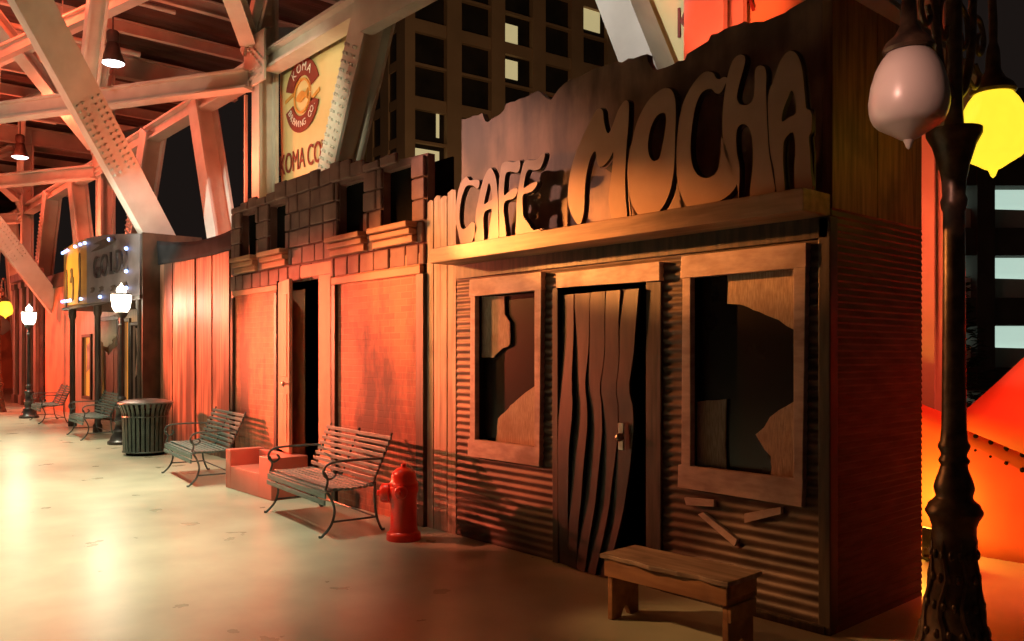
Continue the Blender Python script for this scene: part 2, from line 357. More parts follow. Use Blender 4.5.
LET = {
'C': ([(-3.136, 3.09), (-3.192, 3.056), (-3.234, 2.977), (-3.263, 2.86), (-3.269, 2.757), (-3.234, 2.649), (-3.178, 2.565), (-3.068, 2.565), (-2.986, 2.622), (-2.981, 2.671), (-3.04, 2.704), (-3.109, 2.669), (-3.164, 2.662), (-3.201, 2.697), (-3.212, 2.784), (-3.192, 2.902), (-3.15, 2.981), (-3.109, 3.018), (-3.027, 3.005), (-2.973, 2.972), (-2.946, 2.993), (-2.946, 3.035), (-3.0, 3.051), (-3.068, 3.057), (-3.109, 3.094)], []),
'A': ([(-2.815, 3.113), (-2.867, 3.072), (-2.92, 2.98), (-2.96, 2.869), (-2.992, 2.756), (-3.0, 2.573), (-2.885, 2.569), (-2.893, 2.694), (-2.875, 2.766), (-2.815, 2.783), (-2.782, 2.771), (-2.802, 2.683), (-2.828, 2.579), (-2.705, 2.573), (-2.703, 2.702), (-2.707, 2.833), (-2.718, 2.949), (-2.738, 3.034), (-2.777, 3.098)], [[(-2.82, 2.995), (-2.854, 2.921), (-2.88, 2.833), (-2.815, 2.849), (-2.777, 2.86), (-2.789, 2.928)]]),
'F': ([(-2.65, 3.125), (-2.675, 3.073), (-2.697, 2.947), (-2.697, 2.817), (-2.690, 2.686), (-2.685, 2.563), (-2.606, 2.563), (-2.626, 2.678), (-2.638, 2.76), (-2.613, 2.821), (-2.528, 2.825), (-2.484, 2.851), (-2.468, 2.896), (-2.54, 2.903), (-2.589, 2.882), (-2.63, 2.872), (-2.626, 2.968), (-2.606, 3.037), (-2.552, 3.044), (-2.468, 3.022), (-2.439, 3.065), (-2.444, 3.113), (-2.516, 3.11), (-2.589, 3.13)], []),
'E': ([(-2.373, 3.1), (-2.408, 3.067), (-2.432, 3.0), (-2.456, 2.91), (-2.479, 2.802), (-2.484, 2.692), (-2.484, 2.565), (-2.338, 2.564), (-2.213, 2.565), (-2.22, 2.6), (-2.292, 2.603), (-2.35, 2.62), (-2.397, 2.665), (-2.408, 2.714), (-2.413, 2.793), (-2.401, 2.842), (-2.315, 2.849), (-2.258, 2.879), (-2.247, 2.916), (-2.315, 2.911), (-2.385, 2.891), (-2.397, 2.908), (-2.373, 2.991), (-2.338, 3.024), (-2.269, 3.005), (-2.213, 3.011), (-2.179, 3.051), (-2.157, 3.108), (-2.19, 3.114), (-2.247, 3.086), (-2.315, 3.09)], []),
'M': ([(-1.821, 2.583), (-1.892, 2.647), (-1.916, 2.77), (-1.892, 2.919), (-1.833, 3.062), (-1.739, 3.195), (-1.648, 3.308), (-1.603, 3.328), (-1.57, 3.299), (-1.559, 3.224), (-1.537, 3.154), (-1.511, 3.14), (-1.476, 3.19), (-1.429, 3.276), (-1.376, 3.325), (-1.345, 3.321), (-1.331, 3.286), (-1.337, 3.145), (-1.349, 3.051), (-1.360, 2.911), (-1.366, 2.785), (-1.360, 2.657), (-1.356, 2.553), (-1.472, 2.56), (-1.511, 2.629), (-1.515, 2.711), (-1.489, 2.853), (-1.472, 2.995), (-1.505, 2.961), (-1.559, 2.922), (-1.603, 2.921), (-1.626, 2.958), (-1.637, 3.026), (-1.66, 3.03), (-1.694, 2.986), (-1.728, 2.892), (-1.744, 2.778), (-1.751, 2.645), (-1.781, 2.587)], []),
'O': ([(-1.324, 2.668), (-1.345, 2.797), (-1.341, 2.908), (-1.304, 3.043), (-1.253, 3.174), (-1.172, 3.274), (-1.084, 3.322), (-1.017, 3.329), (-0.97, 3.302), (-0.944, 3.242), (-0.939, 3.135), (-0.944, 3.016), (-0.948, 2.867), (-0.961, 2.749), (-0.988, 2.65), (-1.046, 2.574), (-1.123, 2.53), (-1.222, 2.53), (-1.293, 2.592)], [[(-1.036, 3.174), (-1.017, 3.139), (-1.023, 3.065), (-1.046, 2.963), (-1.074, 2.884), (-1.123, 2.877), (-1.158, 2.922), (-1.166, 3.001), (-1.143, 3.097), (-1.094, 3.164)]]),
'C2': ([(-0.553, 3.27), (-0.593, 3.203), (-0.634, 3.204), (-0.665, 3.238), (-0.706, 3.243), (-0.748, 3.223), (-0.786, 3.153), (-0.812, 3.035), (-0.823, 2.913), (-0.812, 2.805), (-0.769, 2.727), (-0.706, 2.696), (-0.644, 2.707), (-0.614, 2.753), (-0.599, 2.836), (-0.597, 2.93), (-0.569, 2.882), (-0.541, 2.791), (-0.504, 2.683), (-0.490, 2.613), (-0.563, 2.574), (-0.665, 2.546), (-0.769, 2.534), (-0.855, 2.563), (-0.91, 2.652), (-0.930, 2.754), (-0.934, 2.899), (-0.919, 3.057), (-0.888, 3.185), (-0.829, 3.277), (-0.759, 3.339), (-0.706, 3.356), (-0.654, 3.334), (-0.634, 3.299), (-0.608, 3.283), (-0.578, 3.290)], []),
'H': ([(-0.441, 3.385), (-0.426, 3.355), (-0.441, 3.293), (-0.468, 3.216), (-0.484, 3.144), (-0.465, 3.1), (-0.416, 3.083), (-0.378, 3.102), (-0.363, 3.173), (-0.36, 3.271), (-0.335, 3.295), (-0.300, 3.279), (-0.286, 3.234), (-0.288, 3.137), (-0.285, 3.054), (-0.280, 2.939), (-0.268, 2.774), (-0.250, 2.672), (-0.236, 2.547), (-0.388, 2.547), (-0.378, 2.68), (-0.375, 2.795), (-0.384, 2.896), (-0.407, 2.951), (-0.441, 2.975), (-0.474, 2.965), (-0.488, 2.917), (-0.484, 2.815), (-0.465, 2.711), (-0.472, 2.569), (-0.484, 2.613), (-0.528, 2.74), (-0.570, 2.832), (-0.585, 2.954), (-0.585, 3.074), (-0.571, 3.19), (-0.551, 3.287), (-0.514, 3.37), (-0.474, 3.394)], []),
'A2': ([(-0.195, 3.285), (-0.141, 3.327), (-0.091, 3.294), (-0.060, 3.206), (-0.045, 3.077), (-0.035, 2.981), (-.012, 2.963), (0.0, 2.919), (-.004, 2.843), (-0.020, 2.813), (-.012, 2.725), (-.006, 2.615), (-.004, 2.541), (-0.098, 2.541), (-0.107, 2.666), (-0.101, 2.745), (-0.115, 2.859), (-0.168, 2.829), (-0.177, 2.759), (-0.177, 2.678), (-0.168, 2.541), (-0.215, 2.546), (-0.237, 2.671), (-0.260, 2.773), (-0.272, 2.938), (-0.274, 3.101), (-0.244, 3.176)], [[(-0.124, 3.099), (-0.103, 3.045), (-0.098, 2.966), (-0.15, 2.946), (-0.186, 2.937), (-0.177, 3.0), (-0.15, 3.058)]]),
}
for k, (o_, hs) in LET.items():
    zlo = min(p[1] for p in o_)
    lo = [(x, z-(zlo-2.515) if z < zlo+.05 else z) for x, z in o_]
    bm = bmesh.new(); prism(bm, smooth_loop(lo), [smooth_loop(h) for h in hs], -.205, -.178, 0, 1)
    ol = smooth_loop(lo); n_ = len(ol)
    ar = sum(ol[i][0]*ol[(i+1) % n_][1]-ol[(i+1) % n_][0]*ol[i][1] for i in range(n_))
    big = []
    for i in range(n_):
        t = Vector((ol[(i+1) % n_][0]-ol[i-1][0], ol[(i+1) % n_][1]-ol[i-1][1]))
        if t.length > 1e-6: t.normalize()
        nn = Vector((t.y, -t.x))*(1 if ar > 0 else -1)
        big.append((min(ol[i][0]+nn.x*.011, -.001), max(ol[i][1]+nn.y*.011, 2.521)))
    prism(bm, big, [smooth_loop(h) for h in hs], -.177, -.165, 1, 1)
    obj('letter', bm, [M['letter'], M['letter_edge']], sign)
# windows
def cafe_window(w, sheets, top_h, crook=0.):
    xa, xb, za, zb = w
    bm = bmesh.new()
    prism(bm, [(xa-.075, zb-.005), (xb+.08, zb+.0), (xb+.08, zb+top_h), (xa-.065, zb+top_h)], [], -.055, .0)
    fr = obj('window_frame', bm, M['trim'], cafe, bevel=.004)
    for pts in ([(xa-.07, za-.0), (xa+.004, za), (xa+.004, zb), (xa-.06, zb)], [(xb-.004, za), (xb+.055, za), (xb+.075, zb), (xb-.004, zb)],
                [(xa-.10, za-.145), (xb+.05, za-.145-crook), (xb+.058, za+.004), (xa-.095, za+.004)]):
        bm = bmesh.new(); prism(bm, pts, [], -.05, .0); obj('board', bm, M['trim'], fr, bevel=.004)
    bm = bmesh.new(); box(bm, xa, xb, .05, .056, za, zb); obj('pane', bm, M['pane'], fr)
    for s in sheets:
        ds = []
        for i, p in enumerate(s):
            q = s[(i+1) % len(s)]; ds.append(p); k = 3
            for j in range(1, k): ds.append((p[0]+(q[0]-p[0])*j/k+random.uniform(-.008, .008), p[1]+(q[1]-p[1])*j/k+random.uniform(-.008, .008)))
        bm = bmesh.new(); prism(bm, ds, [], .028, .040)
        o = obj('torn_sheet', bm, M['burlap'], fr); o['label'] = 'ragged torn sheet of pale burlap'
cafe_window(W1, [[(-3.247, 2.112), (-2.901, 2.094), (-2.897, 1.937), (-2.833, 1.875), (-2.833, 1.691), (-2.957, 1.638), (-3.042, 1.577), (-3.247, 1.583)],
                 [(-2.43, 1.40), (-2.43, 0.868), (-3.014, 0.862), (-2.981, 1.063), (-2.842, 1.16), (-2.751, 1.224)]], .14)
cafe_window(W2, [[(-0.712, 2.115), (-0.19, 2.115), (-0.19, 1.72), (-0.344, 1.811), (-0.475, 1.865), (-0.591, 1.911), (-0.712, 1.927)],
                 [(-0.95, 1.29), (-0.72, 1.318), (-0.72, 0.866), (-0.95, 0.866)],
                 [(-0.20, 1.36), (-0.20, 0.872), (-0.4, 0.872), (-0.4, 0.982), (-0.506, 1.107), (-0.344, 1.267)]], .14, .01)
# crooked door
bm = bmesh.new(); prism(bm, [(-2.20, 2.115), (-1.195, 2.105), (-1.195, 2.232), (-2.20, 2.225)], [], -.05, 0)
df = obj('door_frame', bm, M['trim'], cafe, bevel=.004)
bm = bmesh.new(); box(bm, -2.25, -2.19, -.04, .01, 0, 2.115); box(bm, -1.33, -1.20, -.03, .01, 0, 2.105)
o = obj('jamb', bm, M['darkwood'], df, bevel=.004)
E1 = [(-1.36, 2.06), (-1.385, 1.80), (-1.409, 1.60), (-1.44, 1.46), (-1.465, 1.36), (-1.425, 1.24), (-1.43, 1.05), (-1.473, 0.792), (-1.56, .35), (-1.63, .01)]
bm = bmesh.new()
nst = 5
def lerp(a, b, t): return a+(b-a)*t
def edge_x(z):
    for p, q in zip(E1, E1[1:]):
        if q[1] <= z <= p[1]: return lerp(q[0], p[0], (z-q[1])/(p[1]-q[1]))
    return E1[0][0] if z > E1[0][1] else E1[-1][0]
rows = 28
for k in range(nst):
    prev = None
    for i in range(rows+1):
        z = .01+(2.06-.01)*i/rows
        xl = -2.165-.02*math.sin(z*1.2); xr = edge_x(z)
        wob = .6*min(1, z/1.2)*(.016*math.sin(z*5+k*1.7)+.008*math.sin(z*11+k))
        a = lerp(xl, xr, k/nst)+(wob if k else 0); b2 = lerp(xl, xr, (k+1)/nst)+(.6*min(1, z/1.2)*(.016*math.sin(z*5+(k+1)*1.7)+.008*math.sin(z*11+k+1)) if k < nst-1 else 0)-.010
        yb = -.03-.10*max(0, .5-z)*(k+1)/nst-.02*math.sin(z*2.5+k*.8)
        cur = [bm.verts.new(p) for p in ((a, yb, z), (b2, yb-.012, z), (b2, yb+.018, z), (a, yb+.018, z))]
        if prev:
            for j in range(4): bm.faces.new((prev[j], prev[(j+1) % 4], cur[(j+1) % 4], cur[j]))
        else: bm.faces.new(cur)
        prev = cur
    bm.faces.new(list(reversed(prev)))
door = obj('door', bm, M['doormetal'], df, True); door['label'] = 'warped charred plank door hanging crooked'
bm = bmesh.new(); lathe(bm, [(.012, 0), (.028, .01), (.03, .03), (.018, .05), (.006, .055)], seg=12)
bmesh.ops.rotate(bm, verts=bm.verts, cent=(0, 0, 0), matrix=Matrix.Rotation(R(90), 3, 'X')); bmesh.ops.translate(bm, verts=bm.verts, vec=(-1.53, -.055, 1.02))
obj('door_knob', bm, M['chrome'], door, True)
bm = bmesh.new(); box(bm, -1.555, -1.505, -.066, -.05, .93, 1.12); obj('lock_plate', bm, M['chrome'], door, bevel=.004)
# broken battens hanging below the window on the right
for pts in ([(-1.0, 0.66), (-0.764, 0.675), (-0.764, 0.632), (-0.985, 0.612)], [(-0.891, 0.565), (-0.848, 0.585), (-0.592, 0.45), (-0.612, 0.405)], [(-0.543, 0.62), (-0.29, 0.697), (-0.29, 0.655), (-0.543, 0.561)]):
    bm = bmesh.new(); prism(bm, pts, [], -.04, -.012); obj('broken_batten', bm, M['trim'], cafe, bevel=.003)

# ------------------------------------------------------------------ pale plank panel between cafe and brick building
pp = thing('plank_panel', 'narrow panel of pale weathered planks squeezed between the cafe and the brick building', 'wall panel', (-3.73, 0, 0))
xs = [-.23, -.125, -.02, .085, .215]
for i in range(4):
    bm = bmesh.new(); h = (3.02, 3.05, 3.03, 3.07)[i]
    prism(bm, [(xs[i], 0), (xs[i+1]-.006, 0), (xs[i+1]-.006, h), (lerp(xs[i], xs[i+1], .5), h+.015), (xs[i], h-.01)], [], -.012+.004*(i % 2), .03)
    obj('plank', bm, M['pale_plank'], pp, bevel=.003)
tp = bmesh.new()
prev = None
for i in range(13):
    x = -3.94+.64*i/12; sag = .10*math.sin(pi*i/12)
    cur = [tp.verts.new((x, .25+.05*math.sin(i*1.3)+.06*j, 2.7+1.0*j/5-sag*j/5)) for j in range(6)]
    if prev:
        for j in range(5): tp.faces.new((prev[j], cur[j], cur[j+1], prev[j+1]))
    prev = cur
o = obj('black_tarp', tp, M['tarp_black'], None, True); sd = o.modifiers.new('thick', 'SOLIDIFY'); sd.thickness = .01
tag(o, 'shiny black tarp slung between the cafe sign and the stone battlement', 'tarp')

# ------------------------------------------------------------------ brick building
br = thing('brick_building_facade', 'orange lit brick building front with stone battlement and four dark upper windows', 'building front', (-6.2, 0, 0))
ox = 6.2
ST = [(-8.43, 3.53), (-8.10, 3.58), (-7.788, 3.6), (-7.476, 3.57), (-7.443, 3.595), (-7.082, 3.599), (-7.08, 3.67), (-6.77, 3.672), (-6.619, 3.626), (-6.56, 3.685), (-6.187, 3.665), (-6.159, 3.687), (-5.915, 3.666), (-5.757, 3.594), (-5.706, 3.649), (-5.629, 3.687), (-5.332, 3.667), (-5.26, 3.671), (-5.213, 3.626), (-5.072, 3.625), (-5.026, 3.581), (-4.846, 3.561), (-4.758, 3.569), (-4.586, 3.567), (-4.544, 3.531), (-4.42, 3.532), (-4.179, 3.522), (-3.96, 3.513)]
def stop(x):
    for p, q in zip(ST, ST[1:]):
        if p[0] <= x <= q[0]: return lerp(p[1], q[1], (x-p[0])/max(1e-6, q[0]-p[0]))
    return ST[-1][1]
UW = [(-8.13, -7.66), (-7.29, -6.83), (-5.59, -5.05), (-4.72, -4.18)]
# upper wall behind the stones, with window holes
bm = bmesh.new()
holes = [[(a+ox, 2.87), (b2+ox, 2.87), (b2+ox, 3.43), (a+ox, 3.43)] for a, b2 in UW]
prism(bm, [(-8.43+ox, 2.36)]+[(p[0]+ox, p[1]-.03) for p in ST]+[(-3.96+ox, 2.36)], holes, .0, .08)
uw = obj('stone_band', bm, M['stone'], br)
bm = bmesh.new()
z = 2.45; row = 0
while z < 3.7:
    h = .205
    x = -8.43+(.0 if row % 2 else -.12)
    while x < -3.97:
        w = random.choice((.22, .25, .28, .31)); a, b2 = max(x, -8.43)+.008, min(x+w, -3.965)-.008; x += w
        if b2-a < .05: continue
        zt = min(z+h-.012, min(stop(a), stop(b2))); zb = z
        if zt-zb < .05: continue
        if zt < z+h-.013 or z+2*h > 3.72 and z+h < stop((a+b2)/2) < z+h+.12: zt = stop((a+b2)/2)+random.uniform(-.012, .012)
        segs = [(a, b2)]
        if zb < 3.42 and zt > 2.87:
            for wa, wb in UW:
                ns = []
                for s0, s1 in segs:
                    if s1 <= wa or s0 >= wb: ns.append((s0, s1))
                    else:
                        if wa-s0 > .05: ns.append((s0, wa))
                        if s1-wb > .05: ns.append((wb, s1))
                segs = ns
        for s0, s1 in segs:
            v = box(bm, s0+ox, s1+ox, -.035-random.uniform(0, .015), .0, zb, zt)
    z += h; row += 1
o = obj('stone_block_face', bm, M['stone'], uw, bevel=.014)
bm = bmesh.new(); box(bm, -8.40+ox, -3.98+ox, .30, .32, 2.4, 3.5); obj('backing', bm, M['black'], br)
for (a, b2), ext in zip(UW, (.08, .10, .09, .08)):
    bm = bmesh.new(); box(bm, a+ox, b2+ox, .085, .095, 2.87, 3.43); f = obj('window', bm, M['black'], br)
    bm = bmesh.new()
    for q, (d0, z0, z1) in enumerate(((-.16, 2.80, 2.865), (-.125, 2.735, 2.80), (-.09, 2.66, 2.735))):
        box(bm, a-.08+ox, b2+.09+ox, d0, 0, z0, z1-.008)
    box(bm, a-.06+ox, b2+.07+ox, -.07, 0, 2.66, 2.865)
    obj('sill', bm, M['render'], f, bevel=.012)
# lower wall
bm = bmesh.new()
prism(bm, [(-8.43+ox, 0), (-6.40+ox, 0), (-6.40+ox, 2.49), (-5.99+ox, 2.49), (-5.99+ox, 0), (-3.96+ox, 0), (-3.96+ox, 2.45), (-8.43+ox, 2.45)], [], .0, .08)
obj('lower_wall', bm, M['render'], br)
bm = bmesh.new(); box(bm, -5.62+ox, -4.09+ox, -.012, 0, .0, 2.36); obj('brick_panel', bm, M['brick'], br)
bm = bmesh.new(); box(bm, -8.35+ox, -7.12+ox, -.012, 0, .0, 2.38); obj('brick_panel', bm, M['brick_l'], br)
bm = bmesh.new(); box(bm, -5.70+ox, -4.02+ox, -.05, 0, 2.36, 2.44); box(bm, -5.66+ox, -4.05+ox, -.03, 0, 2.44, 2.56); obj('cornice', bm, M['render'], br, bevel=.008)
bm = bmesh.new(); box(bm, -8.40+ox, -7.05+ox, -.04, 0, 2.38, 2.45); obj('cornice', bm, M['render'], br, bevel=.008)
for xa, xb in ((-4.09, -3.965), (-5.70, -5.62), (-7.12, -7.04), (-8.43, -8.35)):
    bm = bmesh.new(); box(bm, xa+ox, xb+ox, -.05, 0, 0, 2.36); obj('pilaster', bm, M['darkwood'], br, bevel=.006)
# door with frame
bm = bmesh.new(); box(bm, -6.42+ox, -5.70+ox, -.05, 0, 2.485, 2.625)
dfr = obj('door_frame', bm, M['render'], br, bevel=.006)
bm = bmesh.new(); box(bm, -5.985+ox, -5.71+ox, -.05, 0, 0, 2.485); obj('jamb', bm, M['render'], dfr, bevel=.006)
bm = bmesh.new(); box(bm, -7.03+ox, -6.99+ox, -.05, 0, 0, 2.49); box(bm, -7.1+ox, -5.7+ox, .75, .78, 0, 2.5); obj('door_recess', bm, M['black'], dfr)
dl = bmesh.new()
L_ = .60
box(dl, 0, L_, -.02, .02, .475, 2.47)
for z0, z1 in ((.6, 1.15), (1.35, 2.3)): box(dl, .09, L_-.09, -.03, -.02, z0, z1)
leaf = obj('door_leaf', dl, M['render'], br, loc=(-6.985+ox, -.03, 0), bevel=.008); leaf.rotation_euler = (0, 0, R(-14))
bm = bmesh.new(); lathe(bm, [(.012, 0), (.012, .03), (.032, .045), (.034, .065), (.015, .08)], seg=12)
bmesh.ops.rotate(bm, verts=bm.verts, cent=(0, 0, 0), matrix=Matrix.Rotation(R(90), 3, 'X')); bmesh.ops.translate(bm, verts=bm.verts, vec=(L_-.05, -.02, 1.27))
obj('door_knob', bm, M['chrome'], leaf, True)

# ------------------------------------------------------------------ stoop
st = thing('stoop', 'low painted stoop with two raised side walls in front of the brick building door', 'steps', (-6.83, -.24, 0))
for xa, xb in ((-.64, -.50), (.30, .62)):
    bm = bmesh.new(); box(bm, xa, xb, -.26, .18, 0, .465); obj('side_wall', bm, M['stoop'], st, bevel=.008)
bm = bmesh.new(); box(bm, -.50, .30, -.258, .18, 0, .27); obj('tread', bm, M['stoop'], st, bevel=.008)
bm = bmesh.new(); box(bm, -.50, .30, .10, .18, .27, .45); obj('riser', bm, M['stoop'], st, bevel=.008)

# ------------------------------------------------------------------ slatted park benches
def make_bench(label, loc, rz, L=1.5):
    t = thing('park_bench', label, 'bench', loc, rz, 'slatted park benches along the fronts')
    h = L/2
    bm = bmesh.new()
    for i in range(8):
        y = -.25+.058*i; z = .425-.012*math.sin(pi*i/7)-(.02 if i == 0 else 0)
        box(bm, -h, h, y-.022, y+.022, z-.012, z+.010)
    box(bm, -h, h, -.288, -.272, .34, .395); box(bm, -h, h, -.296, -.278, .285, .33)
    obj('seat', bm, M['slat'], t, bevel=.004)
    bm = bmesh.new()
    for i in range(8):
        z = .475+.052*i; y = .185+.024*i
        v = box(bm, -h, h, y-.008, y+.008, z-.018, z+.018)
    obj('backrest', bm, M['slat'], t, bevel=.004)
    for x in (-h+.05, h-.05, 0):
        bm = bmesh.new(); tube(bm, [(x, .20, .44), (x, .215, .48), (x, .385, .88)], .011); tube(bm, [(x, -.27, .41), (x, .0, .40), (x, .2, .44)], .011)
        obj('frame_strap', bm, M['iron'], t, True)
    for x in (-h+.03, h-.03):
        bm = bmesh.new(); tube(bm, curve_pts([(x, -.27, .42), (x, -.215, .33), (x, -.185, .22), (x, -.22, .10), (x, -.30, .015), (x, -.33, .012)]), .012); obj('leg', bm, M['iron'], t, True)
        bm = bmesh.new(); tube(bm, curve_pts([(x, .205, .45), (x, .20, .30), (x, .22, .14), (x, .27, .015), (x, .30, .012)]), .012); obj('leg', bm, M['iron'], t, True)
        bm = bmesh.new()
        tube(bm, curve_pts([(x, .27, .655), (x, .05, .66), (x, -.18, .655), (x, -.27, .62), (x, -.285, .55), (x, -.23, .51), (x, -.175, .545), (x, -.20, .585)]), .011)
        tube(bm, curve_pts([(x, -.275, .57), (x, -.25, .49), (x, -.27, .42)]), .011)
        obj('armrest', bm, M['iron'], t, True)
        bm = bmesh.new(); tube(bm, [(x, -.2, .13), (x, .22, .13)], .009); obj('stretcher', bm, M['iron'], t, True)
    bm = bmesh.new(); tube(bm, [(-h+.03, .215, .13), (h-.03, .215, .13)], .009); obj('stretcher', bm, M['iron'], t, True)
    return t
def copy_tree(o, parent=None):
    c = o.copy(); COL.objects.link(c)
    if parent: c.parent = parent
    for ch in list(o.children): copy_tree(ch, c)
    return c
bench0 = make_bench('green slatted park bench beside the red fire hydrant', (-4.86, -.60, 0), R(-6))
for lab, loc, rz in (('green slatted park bench between the trash can and the stoop', (-8.45, -.44, 0), R(-7)),
                     ('dim slatted park bench under the bulb-lit sign, behind the street lamp', (-15.3, .0, 0), R(-4)),
                     ('farthest slatted park bench, beside the more distant street lamp', (-20.0, .25, 0), R(-4))):
    b_ = copy_tree(bench0); b_.location = loc; b_.rotation_euler = (0, 0, rz); b_['label'] = lab

# ------------------------------------------------------------------ hydrant
hy = thing('fire_hydrant', 'bright red fire hydrant standing in front of the pale planks', 'fire hydrant', (-3.68, -.455, 0), R(8))
bm = bmesh.new(); lathe(bm, [(.150, 0), (.150, .045), (.145, .06), (.125, .075), (.118, .11), (.112, .25), (.113, .37), (.120, .40), (.128, .42), (.128, .45), (.12, .465)], seg=28)
obj('body', bm, M['hydrant'], hy, True)
bm = bmesh.new(); lathe(bm, [(.125, .465), (.125, .49), (.112, .505), (.108, .55), (.096, .585), (.066, .61), (.034, .622), (.03, .625)], seg=28)
bon = obj('bonnet', bm, M['hydrant'], hy, True)
bm = bmesh.new(); lathe(bm, [(.026, .622), (.026, .65), (.015, .658)], seg=5); obj('operating_nut', bm, M['hydrant'], bon)
def nozzle(ang, r, ln, z, nm):
    bm = bmesh.new(); lathe(bm, [(r*.8, .08), (r*.8, .12), (r, .125), (r, ln-.02), (r*.82, ln), (r*.3, ln+.008), (r*.3, ln+.03), (r*.2, ln+.034)], seg=18)
    bmesh.ops.rotate(bm, verts=bm.verts, cent=(0, 0, 0), matrix=Matrix.Rotation(R(90), 3, 'Y'))
    bmesh.ops.rotate(bm, verts=bm.verts, cent=(0, 0, 0), matrix=Matrix.Rotation(ang, 3, 'Z')); bmesh.ops.translate(bm, verts=bm.verts, vec=(0, 0, z))
    obj(nm, bm, M['hydrant'], hy, True)
nozzle(R(218), .085, .20, .40, 'pumper_cap'); nozzle(R(308), .058, .165, .425, 'hose_cap'); nozzle(R(128), .058, .165, .425, 'hose_cap')

# ------------------------------------------------------------------ trash can
tc_ = thing('trash_can', 'dark green slatted trash can with flared top beside the street lamp', 'trash can', (-11.58, -.15, 0))
for i in range(30):
    a = 2*pi*i/30
    bm = bmesh.new()
    pr = [(.325, .05), (.335, .40), (.345, .68), (.385, .79), (.41, .83)]
    prev = None
    for r_, z in pr:
        w = .024
        cur = [bm.verts.new((r_*math.cos(a)+dx*math.cos(a)-dy*math.sin(a), r_*math.sin(a)+dx*math.sin(a)+dy*math.cos(a), z)) for dx, dy in ((-.006, -w), (.006, -w), (.006, w), (-.006, w))]
        if prev:
            for j in range(4): bm.faces.new((prev[j], prev[(j+1) % 4], cur[(j+1) % 4], cur[j]))
        else: bm.faces.new(cur)
        prev = cur
    bm.faces.new(list(reversed(prev)))
    obj('slat', bm, M['can'], tc_)
bm = bmesh.new()
for z, r_ in ((.06, .335), (.83, .412), (.62, .352)):
    tube(bm, [(r_*math.cos(2*pi*i/36), r_*math.sin(2*pi*i/36), z) for i in range(37)], .012, 6)
obj('hoop', bm, M['can'], tc_, True)
bm = bmesh.new(); lathe(bm, [(.28, 0), (.30, .05), (.315, .72)], seg=28); obj('liner', bm, M['black'], tc_, True)
bm = bmesh.new(); lathe(bm, [(.40, .825), (.40, .845), (.30, .88), (.17, .895), (.15, .885), (.15, .84)], seg=32); obj('lid', bm, M['can'], tc_, True)

# ------------------------------------------------------------------ street lamps with white lanterns
def make_lantern_lamp(label, loc):
    t = thing('street_lamp', label, 'street lamp', loc, 0, 'lantern street lamps along the fronts')
    bm = bmesh.new()
    lathe(bm, [(.23, 0), (.23, .05), (.19, .08), (.17, .14), (.135, .20), (.14, .24), (.11, .28), (.10, .38), (.125, .42), (.10, .46), (.085, .60), (.11, .64), (.11, .67), (.075, .70), (.062, .78), (.085, .82), (.06, .86)], seg=20)
    obj('base', bm, M['lamp_black'], t, True)
    bm = bmesh.new(); lathe(bm, [(.055, .85), (.048, 1.3), (.042, 2.1), (.06, 2.14), (.042, 2.18), (.045, 2.26), (.085, 2.30), (.11, 2.34), (.11, 2.37)], seg=16)
    obj('pole', bm, M['lamp_black'], t, True)
    bm = bmesh.new(); lathe(bm, [(.10, 2.37), (.145, 2.45), (.165, 2.58), (.168, 2.68)], seg=20); obj('lantern', bm, M['lantern_on'], t, True)
    bm = bmesh.new(); lathe(bm, [(.178, 2.68), (.178, 2.705), (.085, 2.715)], seg=20); obj('lantern_collar', bm, M['lamp_black'], t, True)
    bm = bmesh.new(); lathe(bm, [(.075, 2.715), (.085, 2.76), (.07, 2.81), (.03, 2.85), (.015, 2.875), (.005, 2.90)], seg=16); obj('lantern_top', bm, M['lantern_on'], t, True)
    return t
sl = make_lantern_lamp('street lamp with glowing white lantern beside the trash can', (-13.5, .03, 0))
s2 = copy_tree(sl); s2.location = (-21.6, .13, 0); s2['label'] = 'more distant street lamp with glowing white lantern, near the left edge of the photo'

